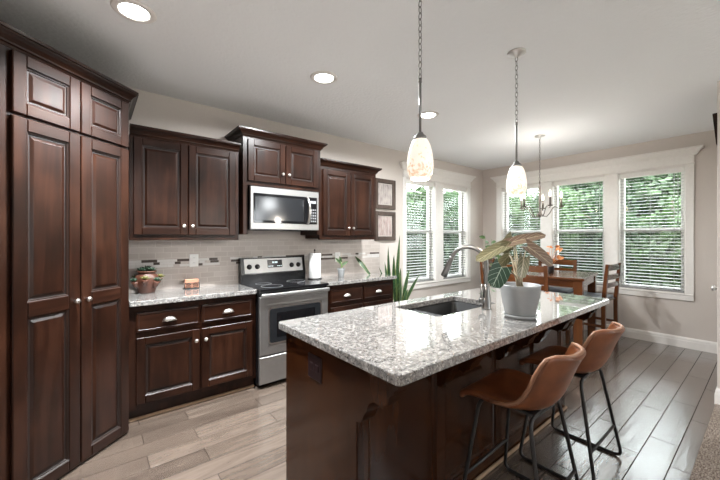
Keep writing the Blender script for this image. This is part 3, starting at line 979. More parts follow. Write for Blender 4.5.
# ================================================================== range
rg = thing('range', 'stainless steel electric range with black glass cooktop between the base cabinets', 'stove', (1.547, WN, 0))
parts = []
x0, x1, yf = 1.176, 1.918, 2.915
b = MB(); b.box(x0, x1, yf + .03, 3.45, .03, .895); b.box(x0 + .03, x1 - .03, yf + .07, 3.42, 0, .03)
parts.append(b.build('body', M_black, None))
b = MB(); b.box(x0 - .001, x1 + .001, yf - .012, 3.40, .893, .916, 0, .004); parts.append(b.build('cooktop', M_blackglass, None))
for (bx_, by_, br_) in ((1.36, 3.06, .105), (1.73, 3.06, .085), (1.36, 3.27, .08), (1.73, 3.27, .1)):
    r_ = MB(); r_.lathe([(br_, .0166), (br_, .0174), (br_ - .004, .0174), (br_ - .004, .0166)], c=(bx_, by_, .9), seg=40)
    parts.append(r_.build('burner_ring', M_mark, None))
b = MB()                                   # backguard: black housing
b.prism([(3.478, .914), (3.478, 1.178), (3.425, 1.178), (3.395, 1.005), (3.40, .914)], x0, x1, M=Matrix(((0, 0, 1, 0), (1, 0, 0, 0), (0, 1, 0, 0), (0, 0, 0, 1))))
parts.append(b.build('backguard', M_black, None))
nrm = Vector((0, -(1.178 - 1.005), -(3.425 - 3.395) * -1)).normalized()
def bg(z): return 3.425 - (1.178 - z) * (.03 / .173)
pn = MB()
pl = [(x0 + .035, 1.018), (x1 - .035, 1.018), (x1 - .035, 1.164), (x0 + .035, 1.164)]
lo = [pn.bm.verts.new((x, bg(z) - .005, z)) for x, z in pl]; hi = [pn.bm.verts.new((x, bg(z) + .006, z)) for x, z in pl]
for k in range(4): pn._face([lo[k], lo[(k + 1) % 4], hi[(k + 1) % 4], hi[k]])
pn._face(lo); pn._face(hi)
cp = pn.build('control_panel', M_steel, None); parts.append(cp)
for kx in (1.262, 1.348, 1.745, 1.828):
    k = MB(); Mk = Matrix.Translation((kx, bg(1.083) - .005, 1.083)) @ Matrix.Rotation(R(90 - 10), 4, 'X')
    k.lathe([(0, 0), (.027, 0), (.027, .004), (.021, .006), (.019, .022), (.016, .025), (0, .025)], seg=20, M=Mk)
    k.box(-.003, .003, -.018, .018, .022, .029, 0, .001, M=Mk)
    k.build('knob', M_black, cp)
d = MB(); Md = Matrix.Translation((1.547, bg(1.10) - .005, 1.10)) @ Matrix.Rotation(R(-10), 4, 'X')
d.box(-.085, .085, -.004, .004, -.035, .048, 0, .003, M=Md)
dp = d.build('display', M_display, cp)
g = MB()
for i, x in enumerate((-.030, -.016, .004, .018)):
    g.box(x, x + .009, -.0048, -.0035, .012, .030, 0, 0, M=Md)
for x in (-.07, -.05, -.03, .03, .05, .07):
    g.box(x - .006, x + .006, -.0048, -.0035, -.022, -.016, 0, 0, M=Md)
g.build('lettering', M_digits, dp)
# oven door
d = MB()
d.rings(x0 + .003, x1 - .003, .302, .842, [(0, yf + .035), (0, yf + .006), (.006, yf), (.070, yf), (.074, yf - .0008)], None, 0)
od = d.build('oven_door', M_steel, None); parts.append(od)
w = MB()
def rrect(m, x0, x1, z0, z1, r, y, n=6):
    vs = []
    for cx, cz, a0 in ((x1 - r, z1 - r, 0), (x0 + r, z1 - r, 90), (x0 + r, z0 + r, 180), (x1 - r, z0 + r, 270)):
        for i in range(n + 1):
            a = R(a0 + 90 * i / n); vs.append(m.bm.verts.new((cx + r * math.cos(a), y, cz + r * math.sin(a))))
    return vs
def rr_plate(m, x0, x1, z0, z1, r, y0, y1, mat=0):
    a = rrect(m, x0, x1, z0, z1, r, y1); b_ = rrect(m, x0, x1, z0, z1, r, y0)
    n = len(a)
    for k in range(n): m._face([a[k], a[(k + 1) % n], b_[(k + 1) % n], b_[k]], mat)
    m._face(b_, mat); m._face(a, mat)
rr_plate(w, 1.258, 1.836, .398, .742, .035, yf - .004, yf + .002)
w.build('window_bezel', M_knob, od)
w = MB(); rr_plate(w, 1.272, 1.822, .412, .728, .026, yf - .006, yf); w.build('oven_window', M_ovenglass, od)
w = MB(); rr_plate(w, 1.34, 1.755, .455, .685, .012, yf - .0068, yf - .004); w.build('inner_window', M_blackglass, od)
h = MB(); h.box(x0 + .004, x1 - .004, yf - .040, yf - .014, .835, .875, 0, .010, seg=3)
for x in (x0 + .05, x1 - .05): h.box(x - .015, x + .015, yf - .02, yf + .02, .842, .868)
h.build('handle', M_steel, od)
d = MB(); d.rings(x0 + .003, x1 - .003, .045, .292, [(0, yf + .035), (0, yf + .006), (.006, yf), (.02, yf)], None, 0)
parts.append(d.build('storage_drawer', M_steel, None))
place_parts(rg, parts)

# ================================================================== microwave
mw = thing('microwave', 'stainless steel microwave oven hung under the raised cabinet over the stove', 'microwave', (1.523, WN, 1.462))
parts = []
x0, x1, yf, z0, z1 = 1.150, 1.897, 3.068, 1.464, 1.876
b = MB(); b.box(x0 + .002, x1 - .002, yf + .025, 3.47, z0, z1 + .008); parts.append(b.build('housing', M_black, None))
f = MB(); f.rings(x0, x1, z0 + .004, z1, [(0, yf + .028), (0, yf + .004), (.004, yf), (.03, yf)], None, 0); parts.append(f.build('front_panel', M_steel, None))
d = MB(); d.box(x0 + .028, x1 - .026, yf - .006, yf + .002, z0 + .066, z1 - .062, 0, .002); dr = d.build('door', M_blackglass, None); parts.append(dr)
w = MB(); w.rings(x0 + .04, x1 - .185, z0 + .09, z1 - .09, [(0, yf - .0062), (.002, yf - .0072), (.01, yf - .0072), (.012, yf - .0064)], None, 0); w.build('door_window', M_ovenglass, dr)
h = MB(); pts = [(1.758, yf + .0, z0 + .07), (1.758, yf - .02, z0 + .085), (1.758, yf - .043, z0 + .14), (1.758, yf - .05, z0 + .206), (1.758, yf - .043, z0 + .27), (1.758, yf - .02, z0 + .325), (1.758, yf, z0 + .342)]
h.tube(pts, .013, 10); h.build('handle', M_knob, dr)
k = MB()
for i in range(5):
    for j in range(3):
        k.box(1.793 + j * .024, 1.809 + j * .024, yf - .0075, yf - .005, z0 + .09 + i * .03, z0 + .106 + i * .03)
k.box(1.793, 1.858, yf - .0075, yf - .005, z0 + .285, z0 + .315)
k.build('key_print', M_mark, dr)
v = MB()
for i in range(9): v.box(x0 + .1, x1 - .1, yf + .06 + i * .02, yf + .068 + i * .02, z0 - .003, z0 + .002)
v.build('vent_grille', M_iron, None); parts.append(bpy.data.objects['vent_grille'])
place_parts(mw, parts)

# ================================================================== island
isl = thing('kitchen_island', 'dark wooden kitchen island base with panelled sides and scroll corbels', 'kitchen island', (1.92, 1.4, 0))
parts = []
ix0, ix1, iy0, iy1 = .845, 2.99, 1.085, 1.712
b = MB()
b.box(ix0 + .004, ix1, iy0 + .004, iy1, .0, .06)
b.box(ix0, ix0 + .02, iy0, iy1, .0, .874)                # left end panel
b.box(ix1 - .02, ix1, iy0, iy1, .0, .874)
b.box(ix0 + .02, ix1 - .02, iy0, iy0 + .02, .0, .874)
b.box(ix0 + .02, ix1 - .02, iy1 - .02, iy1, .0, .874)
b.box(ix0 + .02, ix1 - .02, iy0 + .02, iy1 - .02, .06, .075)
b.box(ix0 + .02, 1.5, iy0 + .02, iy1 - .02, .85, .873); b.box(2.36, ix1 - .02, iy0 + .02, iy1 - .02, .85, .873)
parts.append(b.build('carcass', M_isl, None))
# stool-side frames: pilaster at every corbel, recessed panels between
joints = [.868, 1.392, 1.966, 2.478, 2.966]
f = MB()
for x in joints:
    f.box(x - .038 if x > .9 else ix0, x + .038 if x < 2.9 else ix1, iy0 - .018, iy0, .0, .874, 0, .003)
f.box(ix0, ix1, iy0 - .018, iy0, .0, .11, 0, .003); f.box(ix0, ix1, iy0 - .018, iy0, .80, .874, 0, .003)
f.box(ix0, ix1, iy0 - .024, iy0 - .016, .0, .095, 0, .004)
parts.append(f.build('panel_frame', M_isl, None))
for a, c_ in zip(joints[:-1], joints[1:]):
    m = MB(); m.rings(a + .038, c_ - .038, .11, .80, [(0, iy0 - .017), (.006, iy0 - .009), (.014, iy0 - .006), (.02, iy0 - .003)], None, 0)
    parts.append(m.build('side_panel', M_isl, None))
s = MB(); s.box(ix0 - .01, ix1 + .01, iy0 - .042, iy0 - .024, .0, .022, 0, .006); parts.append(s.build('shoe_strip', M_shoe, None))
tm = MB(); tm.box(ix0 - .006, ix0, iy0 - .018, iy0 + .03, .0, .874, 0, .002); parts.append(tm.build('corner_bead', M_isl, None))
# kitchen-side doors
for a, c_ in ((.88, 1.40), (1.42, 1.94), (1.96, 2.44), (2.46, 2.96)):
    m = MB(); m.rings(0, c_ - a, .13, .84, [(0, 0), (0, -.016), (.004, -.02), (.058, -.02), (.066, -.012), (.08, -.012), (.10, -.017)], None, 0)
    bmesh.ops.rotate(m.bm, cent=(0, 0, 0), matrix=Matrix.Rotation(PI, 3, 'Z'), verts=m.bm.verts[:])
    bmesh.ops.translate(m.bm, vec=(c_, iy1 + .0, 0), verts=m.bm.verts[:])
    dd = m.build('door', M_isl, None); parts.append(dd)
# corbels: scrolled brackets (profile in the y-z plane)
CB = [(0, 0), (.245, 0), (.245, -.022), (.236, -.030), (.226, -.034), (.222, -.046), (.205, -.062), (.196, -.080), (.190, -.098),
      (.178, -.106), (.165, -.112), (.160, -.124), (.142, -.118), (.120, -.116), (.100, -.122), (.085, -.136), (.074, -.156), (.070, -.176),
      (.060, -.182), (.054, -.196), (.046, -.214), (.034, -.228), (.018, -.236), (0, -.238)]
for x in joints:
    m = MB()
    Mx = Matrix(((0, 0, 1, x - .035), (-1, 0, 0, iy0 - .018), (0, 1, 0, .873), (0, 0, 0, 1)))
    m.prism(CB, 0, .07, M=Mx)
    m.box(x - .042, x + .042, iy0 - .262, iy0 - .018, .858, .8735, 0, .003)
    parts.append(m.build('corbel', M_isl, None))
o_ = MB(); o_.box(ix0 - .006, ix0, 1.338, 1.462, .692, .812, 0, .003)
for y in (1.375, 1.425):
    o_.box(ix0 - .009, ix0 - .005, y - .016, y + .016, .733, .771, 0, .003)
parts.append(o_.build('outlet_plate', M_brownplate, None))
place_parts(isl, parts)
SINK = (1.602, 2.276, 1.252, 1.622)
slab('island_countertop', [(.805, .790), (3.122, .790), (3.122, 1.742), (.805, 1.742)], .875, .914, 'large speckled granite island countertop with a sink cut-out', hole=SINK)

# sink
sk = thing('kitchen_sink', 'black composite double-bowl sink set under the island countertop', 'sink', ((SINK[0] + SINK[1]) / 2, (SINK[2] + SINK[3]) / 2, .69))
parts = []
xs = (SINK[0] - .012, 1.775, SINK[1] + .012)
for a, c_ in ((xs[0], xs[1] - .008), (xs[1] + .008, xs[2])):
    m = MB()
    y0, y1 = SINK[2] - .012, SINK[3] + .012
    def loop(ins, z, r=.05, n=4):
        vs = []
        for cx, cy, a0 in ((c_ - ins - r, y1 - ins - r, 0), (a + ins + r, y1 - ins - r, 90), (a + ins + r, y0 + ins + r, 180), (c_ - ins - r, y0 + ins + r, 270)):
            for i in range(n + 1):
                an = R(a0 + 90 * i / n); vs.append(m.bm.verts.new((cx + r * math.cos(an), cy + r * math.sin(an), z)))
        return vs
    L_ = [loop(-.0, .69), loop(0, .873), loop(.004, .8745), loop(.012, .868), loop(.018, .72), loop(.04, .702), loop(.05, .70)]
    for p, q in zip(L_[:-1], L_[1:]):
        n = len(p)
        for k in range(n): m._face([p[k], p[(k + 1) % n], q[(k + 1) % n], q[k]], 0, True)
    m._face(L_[-1]); m._face(L_[0])
    bo = m.build('bowl', M_sink, None); parts.append(bo)
    dmb = MB(); dmb.lathe([(.0, .7025), (.042, .7025), (.045, .7005)], c=((a + c_) / 2, (y0 + y1) / 2, 0), seg=20); dmb.build('drain', M_steel, bo)
m = MB(); m.box(xs[1] - .009, xs[1] + .009, SINK[2] - .01, SINK[3] + .01, .76, .872, 0, .005); parts.append(m.build('divider', M_sink, None))
place_parts(sk, parts)

# faucet
fx, fy = 2.035, 1.192
fc = thing('kitchen_faucet', 'brushed nickel gooseneck pull-down faucet behind the black sink', 'faucet', (fx, fy, .914))
m = MB(); m.lathe([(0, 0), (.032, 0), (.032, .006), (.0285, .010), (.0275, .05), (.025, .08), (.021, .12), (.018, .16), (0, .16)], seg=24); m.build('base', M_nickel, fc)
D = Vector((-.36, .93, 0)).normalized()
m = MB(); pts = [(0, 0, .095), (0, 0, .18), (0, 0, .27)]
r_ = .118
cen = Vector((0, 0, .292)) + D * r_
pts += [cen + (-D) * (r_ * math.cos(a)) + Vector((0, 0, 1)) * (r_ * math.sin(a)) for a in [R(4 + 12.2 * i) for i in range(14)]]
m.tube(pts, .0150, 14); m.build('spout', M_nickel, fc)
tip = Vector(pts[-1]); dv = (Vector(pts[-1]) - Vector(pts[-2])).normalized()
m = MB(); m.tube([tip - dv * .012, tip, tip + dv * .01, tip + dv * .03, tip + dv * .09, tip + dv * .135, tip + dv * .14], [.016, .017, .0165, .018, .0225, .0235, .018], 14); m.build('spray_head', M_nickel, fc)
m = MB(); sd = Vector((-.86, .5, 0)).normalized()
m.tube([sd * .012 + Vector((0, 0, .052)), sd * .03 + Vector((0, 0, .055)), sd * .045 + Vector((0, 0, .057)), sd * .052 + Vector((0, 0, .057))], [.018, .023, .021, .010], 14)
m.tube([sd * .040 + Vector((0, 0, .064)), sd * .038 + Vector((0, 0, .10)), sd * .030 + Vector((0, 0, .165))], [.007, .006, .0055], 10)
m.build('lever_handle', M_nickel, fc)

# ================================================================== lamps
def downlight(x, y, label, watts, spread=165):
    t = thing('recessed_light', label, 'ceiling light', (x, y, CEIL), 0, 'recessed ceiling lights')
    m = MB(); m.lathe([(.074, -.004), (.080, -.010), (.104, -.007), (.112, 0), (.074, 0)], seg=32); m.build('trim_ring', M_white, t)
    m = MB(); m.lathe([(0, -.0035), (.06, -.0035), (.075, -.0045)], seg=32); m.build('lens', M_lens, t)
    l = bpy.data.lights.new('downlight_bulb', 'AREA'); l.shape = 'DISK'; l.size = .12; l.energy = watts; l.color = (.95, .985, 1.0); l.spread = R(spread)
    o = bpy.data.objects.new('downlight_bulb', l); o.parent = t; o.location = (0, 0, -.012); link(o)
    return t
downlight(.184, 2.30, 'round recessed ceiling light nearest the pantry', DOWNLIGHT_W * .8, 105)
downlight(1.462, 2.285, 'round recessed ceiling light above the stove aisle, middle of three', DOWNLIGHT_W)
downlight(2.76, 2.285, 'round recessed ceiling light seen beside the nearer pendant shade', DOWNLIGHT_W * .62)
for i, (x, y) in enumerate(((.6, -1.7), (3.4, -1.7))):        # unseen fill lights added behind the camera, without fixtures
    l = bpy.data.lights.new('living_fill_light', 'POINT'); l.shadow_soft_size = .15; l.energy = LIVING_FILL_W; l.color = (.95, .985, 1.0)
    o = bpy.data.objects.new('living_fill_light', l); o.location = (x, y, CEIL - .45); link(o)


def chain(m, p0, p1, n, r=.0022, w=.009):
    p0 = Vector(p0); p1 = Vector(p1)
    L_ = (p1 - p0).length / n
    for i in range(n):
        c_ = p0 + (p1 - p0) * ((i + .5) / n)
        ax = Vector((1, 0, 0)) if i % 2 else Vector((0, 1, 0))
        pts = [c_ + ax * (w * math.cos(a)) + Vector((0, 0, 1)) * (L_ * .62 * math.sin(a)) for a in [2 * PI * k / 12 for k in range(12)]]
        m.tube(pts, r, 6, closed=True)
def pendant(x, y, label):
    t = thing('pendant_light', label, 'pendant light', (x, y, CEIL), 0, 'pendant lights over the island')
    m = MB(); m.lathe([(0, 0), (.062, 0), (.062, -.006), (.052, -.016), (.022, -.026), (.012, -.034), (0, -.034)], seg=28); m.build('canopy', M_knob, t)
    zc = -.50
    m = MB(); chain(m, (0, 0, -.03), (0, 0, zc), 15); m.build('chain', M_nickel, t)
    m = MB(); m.tube([(0, 0, zc + .004), (0, 0, -.775)], .0065, 12); m.tube([(0, 0, zc + .012), (0, 0, zc - .01)], .009, 12); m.build('rod', M_nickel, t)
    m = MB(); m.lathe([(0, -.765), (.014, -.765), (.018, -.775), (.030, -.785), (.034, -.792), (.034, -.802), (0, -.802)], seg=24); m.build('fitter_cap', M_nickel, t)
    m = MB(); prof = [(.030, -.800), (.040, -.808), (.052, -.835), (.061, -.872), (.0665, -.915), (.067, -.945), (.062, -.975), (.053, -.997), (.045, -1.006), (.041, -1.004), (.049, -.99), (.058, -.965), (.061, -.93), (.058, -.88), (.048, -.84), (.03, -.806)]
    m.lathe(prof, seg=32); m.build('glass_shade', M_shade, t)
    m = MB(); m.lathe([(0, -.80), (.012, -.81), (.014, -.85), (.026, -.88), (.03, -.905), (.024, -.93), (0, -.94)], seg=16); b_ = m.build('bulb', M_bulb, t)
    l = bpy.data.lights.new('pendant_bulb', 'POINT'); l.energy = PENDANT_W; l.color = (1, .92, .82); l.shadow_soft_size = .03
    o = bpy.data.objects.new('pendant_bulb', l); o.parent = t; o.location = (0, 0, -1.03); link(o)
    return t
pendant(1.303, 1.13, 'frosted glass pendant light on a chain, the nearer one over the sink end')
pendant(2.32, 1.13, 'frosted glass pendant light over the far end of the island, canopy in view')

ch = thing('chandelier', 'five-arm candle chandelier with slim curved metal arms above the dining table', 'chandelier', (4.43, 1.86, CEIL))
m = MB(); m.lathe([(0, 0), (.06, 0), (.06, -.006), (.05, -.014), (.012, -.024), (0, -.024)], seg=24); m.build('canopy', M_knob, ch)
m = MB(); chain(m, (0, 0, -.02), (0, 0, -.53), 16, .002, .008); m.build('chain', M_bronze, ch)
m = MB()
m.tube(arc((0, 0, -.55), .02, 0, 2 * PI, 16)[:-1], .003, 6, closed=True)
m.lathe([(0, -.57), (.006, -.572), (.012, -.60), (.006, -.62), (.013, -.64), (.013, -.80), (.017, -.82), (.012, -.86), (.012, -.98), (.022, -1.0), (.016, -1.02), (.006, -1.035), (.008, -1.045), (0, -1.055)], seg=14)
m.build('stem', M_bronze, ch)
l = bpy.data.lights.new('chandelier_bulbs', 'POINT'); l.energy = CHANDELIER_W; l.color = (1, .95, .88); l.shadow_soft_size = .1
o = bpy.data.objects.new('chandelier_bulbs', l); o.parent = ch; o.location = (0, 0, -.68); link(o)
for k in range(5):
    a = R(14 + 72 * k)
    dx, dy = math.cos(a), math.sin(a)
    m = MB()
    prof = [(.01, -.985), (.04, -1.02), (.075, -1.03), (.11, -.99), (.14, -.93), (.165, -.905), (.19, -.915), (.215, -.935), (.238, -.93), (.24, -.915)]
    m.tube([(dx * r0, dy * r0, z) for r0, z in prof], .0055, 8)
    m.lathe([(0, -.918), (.028, -.914), (.033, -.902), (.028, -.904), (0, -.908)], c=(dx * .24, dy * .24, 0), seg=14)
    am = m.build('arm', M_bronze, ch)
    m = MB(); m.lathe([(0, -.905), (.0115, -.905), (.0115, -.80), (0, -.80)], c=(dx * .24, dy * .24, 0), seg=12); m.build('candle_sleeve', M_bronze, am)
    m = MB(); m.lathe([(0, -.80), (.008, -.797), (.013, -.775), (.009, -.745), (.002, -.725), (0, -.722)], c=(dx * .24, dy * .24, 0), seg=10); m.build('flame_bulb', M_bulb, am)

# ================================================================== bar stools
def make_stool(label, loc, rz):
    """local: seat faces +y"""
    t = thing('bar_stool', label, 'stool', loc, rz, 'leather bar stools at the island')
    W = .215
    # bucket shell: profile front lip -> seat -> back
    prof = [(.205, .570, 1.0), (.216, .586, 1.0), (.205, .600, 1.0), (.14, .603, 1.0), (.05, .594, 1.0), (-.04, .588, .98), (-.105, .592, .95), (-.145, .616, .92), (-.170, .66, .91), (-.190, .715, .91), (-.212, .775, .90), (-.236, .828, .86), (-.252, .856, .78), (-.255, .861, .68)]
    nu = 16
    m = MB(); g = []
    for j, (y, z, ws) in enumerate(prof):
        row = []
        for i in range(nu + 1):
            u = -1 + 2 * i / nu
            e = abs(u) ** 2.6
            wrap = max(0, min(1, (j - 4) / 4.0))
            yy = y + wrap * e * .075 * (1 if j >= 5 else 0)
            zz = z + (e * .016 if 2 < j < 8 else 0) - (e * .003 if j < 3 else 0)
            if 5 <= j <= 8: zz += e * .045 * (1 - abs(j - 6.6) / 2.4)
            row.append(m.bm.verts.new((u * W * ws, yy, zz)))
        g.append(row)
    for j in range(len(prof) - 1):
        for i in range(nu):
            m._face([g[j][i], g[j][i + 1], g[j + 1][i + 1], g[j + 1][i]], 0, True)
    o = m.build('seat_shell', M_leather, t, recalc=True)
    md = o.modifiers.new('thick', 'SOLIDIFY'); md.thickness = .034; md.offset = 0
    md = o.modifiers.new('sub', 'SUBSURF'); md.levels = 2; md.render_levels = 2
    # pale welt along the rim of the shell
    m = MB()
    rim = [v for v in [(-W * p[2], p[0], p[1]) for p in prof]]
    def rimpt(j, i):
        u = -1 + 2 * i / nu; y, z, ws = prof[j]
        e = abs(u) ** 2.6; wrap = max(0, min(1, (j - 4) / 4.0))
        yy = y + wrap * e * .075 * (1 if j >= 5 else 0); zz = z + (e * .016 if 2 < j < 8 else 0) - (e * .003 if j < 3 else 0)
        if 5 <= j <= 8: zz += e * .045 * (1 - abs(j - 6.6) / 2.4)
        return Vector((u * W * ws, yy, zz))
    n = len(prof)
    pts = [rimpt(j, 0) + Vector((-.004, 0, 0)) for j in range(4, n - 1)] + [rimpt(n - 1, i) + Vector((0, 0, .004)) for i in range(1, nu)] + [rimpt(j, nu) + Vector((.004, 0, 0)) for j in range(n - 2, 3, -1)]
    m.tube(pts, .0085, 8); m.build('rim_welt', M_stitch, t, label='pale stitched leather edge')
    rb = .0095
    for sx in (-1, 1):
        m = MB()
        xt, xb = .17 * sx, .245 * sx
        pts = [(xt * .35, .13, .566), (xt, .135, .566), (xb * .97, .198, .02 + rb), (xb, .19, rb), (xb, -.19, rb), (xb * .97, -.20, .02 + rb), (xt, -.11, .560), (xt * .35, -.10, .560)]
        q = rounded(pts[:2] + [(xb, .203, rb)] + [(xb, -.205, rb)] + pts[6:], .045, 6)
        m.tube(q, rb, 10); m.build('leg_frame', M_iron, t)
    for y, zf in ((.19, .20), (-.185, .20)):
        fr_ = 1 - (zf / .56)
        xx = .17 + (.245 - .17) * fr_
        yy = (.135 + (.203 - .135) * fr_) if y > 0 else (-.11 + (-.205 + .11) * fr_)
        m = MB(); m.tube([(-xx, yy, zf), (xx, yy, zf)], .008, 10); m.build('footrest', M_iron, t)
    m = MB(); m.box(-.12, .12, -.11, .14, .562, .574); m.build('seat_plate', M_iron, t)
    return t
st = make_stool('brown leather bar stool with black sled legs, the nearer of two at the island', (1.685, .795, 0), R(2))
dup(st, (2.345, .80, 0), R(0), 'brown leather bar stool with black sled legs, farther from the camera, nearer the dining table')

# ================================================================== dining set
TA = R(8)
Trot = Matrix.Rotation(TA, 3, 'Z')
tcorner = Vector((4.40, 1.36, 0))
TL, TWd = 1.02, 1.12
tc_ = tcorner + Trot @ Vector((TL / 2, TWd / 2, 0))
tb = thing('dining_table', 'counter-height brown wooden dining table by the windows, square legs', 'table', tc_, TA)
m = MB(); m.box(-TL / 2, TL / 2, -TWd / 2, TWd / 2, .886, .914, 0, .005); m.build('tabletop', M_ch_h, tb)
m = MB()
for (a, b_, c_, d_) in ((-TL / 2 + .03, TL / 2 - .03, -TWd / 2 + .03, -TWd / 2 + .055), (-TL / 2 + .03, TL / 2 - .03, TWd / 2 - .055, TWd / 2 - .03), (-TL / 2 + .03, -TL / 2 + .055, -TWd / 2 + .055, TWd / 2 - .055), (TL / 2 - .055, TL / 2 - .03, -TWd / 2 + .055, TWd / 2 - .055)):
    m.box(a, b_, c_, d_, .80, .886)
m.build('apron', M_ch_h, tb)
for sx in (-1, 1):
    for sy in (-1, 1):
        m = MB(); cx, cy = sx * (TL / 2 - .065), sy * (TWd / 2 - .065)
        m.box(cx - .045, cx + .045, cy - .045, cy + .045, 0, .886, 0, .004); m.build('leg', M_ch_v, tb)

def make_chair(label, loc, rz):
    """faces +y, back at -y; counter height"""
    t = thing('dining_chair', label, 'chair', loc, rz, 'ladder-back dining chairs')
    w, dp, sh = .235, .21, .615
    for sx in (-1, 1):
        m = MB()
        # rear post rakes backwards above the seat
        poly = [(-dp - .02, 0), (-dp + .02, 0), (-dp + .025, sh - .02), (-dp - .022, 1.065), (-dp - .052, 1.065), (-dp - .018, sh - .02)]
        Mx = Matrix(((0, 0, 1, sx * w - .021), (1, 0, 0, 0), (0, 1, 0, 0), (0, 0, 0, 1)))
        m.prism(poly, 0, .042, M=Mx); m.build('rear_post', M_ch_v, t)
        m = MB(); m.box(sx * w - .02, sx * w + .02, dp - .04, dp, 0, sh - .025, 0, .003); m.build('front_leg', M_ch_v, t)
    m = MB(); m.box(-w - .022, w + .022, -dp - .005, dp + .015, sh - .022, sh, 0, .006)
    m.build('seat_frame', M_ch_h, t)
    m = MB(); m.box(-w + .01, w - .01, -dp + .025, dp + .008, sh - .004, sh + .03, 0, .014, seg=3); m.build('seat_cushion', M_cushion, t)
    for z0, z1 in ((.985, 1.058), (.872, .935), (.775, .832)):
        m = MB(); yb = -dp - .004 - .034 * (z0 + z1 - 2 * sh) / .9
        nn = 8
        lo = []; 
        for i in range(nn + 1):
            u = -1 + 2 * i / nn; x = u * (w - .018); bow = -.014 * (1 - u * u)
            lo.append([m.bm.verts.new((x, yb + bow + o, z)) for o, z in ((-.009, z0), (.009, z0), (.009, z1), (-.009, z1))])
        for p, q in zip(lo[:-1], lo[1:]):
            for k in range(4): m._face([p[k], p[(k + 1) % 4], q[(k + 1) % 4], q[k]])
        m._face(lo[0]); m._face(list(reversed(lo[-1])))
        m.build('back_slat', M_ch_h, t)
    for (a, b_) in (((-w, -dp, .30), (-w, dp - .02, .30)), ((w, -dp, .30), (w, dp - .02, .30)), ((-w, dp - .02, .22), (w, dp - .02, .22)), ((-w, -dp, .25), (w, -dp, .25))):
        m = MB(); m.box(min(a[0], b_[0]) - .009, max(a[0], b_[0]) + .009, min(a[1], b_[1]) - .011, max(a[1], b_[1]) + .011, a[2] - .016, a[2] + .016); m.build('stretcher', M_ch_h, t)
    return t
def on_table(lx, ly): return tuple(tc_ + Trot @ Vector((lx, ly, 0)))
c0 = make_chair('ladder-back wooden chair with its back to the kitchen, behind the potted alocasia', on_table(-TL / 2 - .04, 0.0), TA + R(-90))
dup(c0, (5.10, 1.50, 0), R(-1), 'ladder-back wooden chair at the table end nearest the baseboard wall, light on its slats')
dup(c0, on_table(TL / 2 - .06, -.02), TA + R(90), 'ladder-back wooden chair across the table, its back to the middle window')
dup(c0, on_table(.02, TWd / 2 - .03), TA + R(180), 'ladder-back wooden chair at the table end beside the room corner')

# ================================================================== plants
def leaf_mesh(m, base, tip, width, droop=.1, fold=.25, up=(0, 0, 1), heart=.35, n=10, k=6, curl=0.0):
    """one broad leaf with uv; base/tip points"""
    uvl = m.bm.loops.layers.uv.verify()
    base = Vector(base); tip = Vector(tip)
    ax = tip - base; L_ = ax.length; ax.normalize()
    up = Vector(up); side = ax.cross(up)
    if side.length < 1e-4: side = Vector((1, 0, 0))
    side.normalize(); nrm = side.cross(ax).normalized()
    rows = []
    for i in range(n + 1):
        v = i / n
        vv = v
        w = width * (math.sin(PI * min(1, (v * (1 - heart) + heart * .55) ** .8)) ** .75 if v < 1 else 0)
        if i == n: w = width * .02
        row = []
        for j in range(-k, k + 1):
            u = j / k
            back = heart * (abs(u) ** 1.3) * max(0, 1 - v * 3.0) * L_ * .55     # lobes behind the stalk
            p = base + ax * (L_ * v - back) + side * (w * u) - nrm * (droop * L_ * v * v) + nrm * (fold * w * abs(u) ** 1.4) - nrm * (curl * w * u * u)
            row.append((m.bm.verts.new(p), (.5 + u * .5, v)))
        rows.append(row)
    for a, b in zip(rows[:-1], rows[1:]):
        for j in range(2 * k):
            q = [a[j], a[j + 1], b[j + 1], b[j]]
            f = m._face([x[0] for x in q], 0, True)
            if f:
                for lp, x in zip(f.loops, q): lp[uvl].uv = x[1]

# alocasia on the island
al = thing('potted_plant', 'alocasia with veined arrow leaves in a pale grey pot on the island', 'plant', (1.975, .941, .914))
m = MB(); m.lathe([(0, .012), (.078, .012), (.083, .022), (.094, .07), (.103, .12), (.109, .17), (.112, .192), (.110, .195), (.106, .192), (.102, .165), (0, .165)], seg=40); m.build('pot', M_pot, al)
m = MB(); m.lathe([(0, 0), (.082, 0), (.090, .010), (.092, .020), (.088, .021), (.084, .013), (0, .012)], seg=40); m.build('saucer', M_pot, al)
m = MB(); m.lathe([(.103, .168), (.08, .172), (.03, .178), (0, .18)], seg=24); m.build('soil', M_soil, al)
CAMD = (-.62, -.78, .1)
LV = [((-.155, .030, .303), (-.236, .040, .195), .056, M_leaf_dark, (-.62, -.78, .35), .05),
      ((-.055, .075, .420), (-.220, .150, .345), .040, M_leaf_olive, (-.5, -.5, .75), .1),
      ((.015, .050, .470), (-.075, .070, .385), .040, M_leaf_olive, (-.62, -.7, .4), .08),
      ((-.035, .030, .445), (.105, -.106, .500), .034, M_leaf_rust, (-.5, -.62, .75), .10),
      ((-.035, -.060, .420), (.030, -.178, .322), .052, M_leaf_rust, (-.45, -.5, .8), .10),
      ((-.025, -.035, .352), (-.085, -.045, .240), .034, M_leaf_pale, (-.62, -.78, .1), .03),
      ((.045, .09, .36), (-.01, .15, .27), .03, M_leaf_olive, (-.6, -.6, .3), .05)]
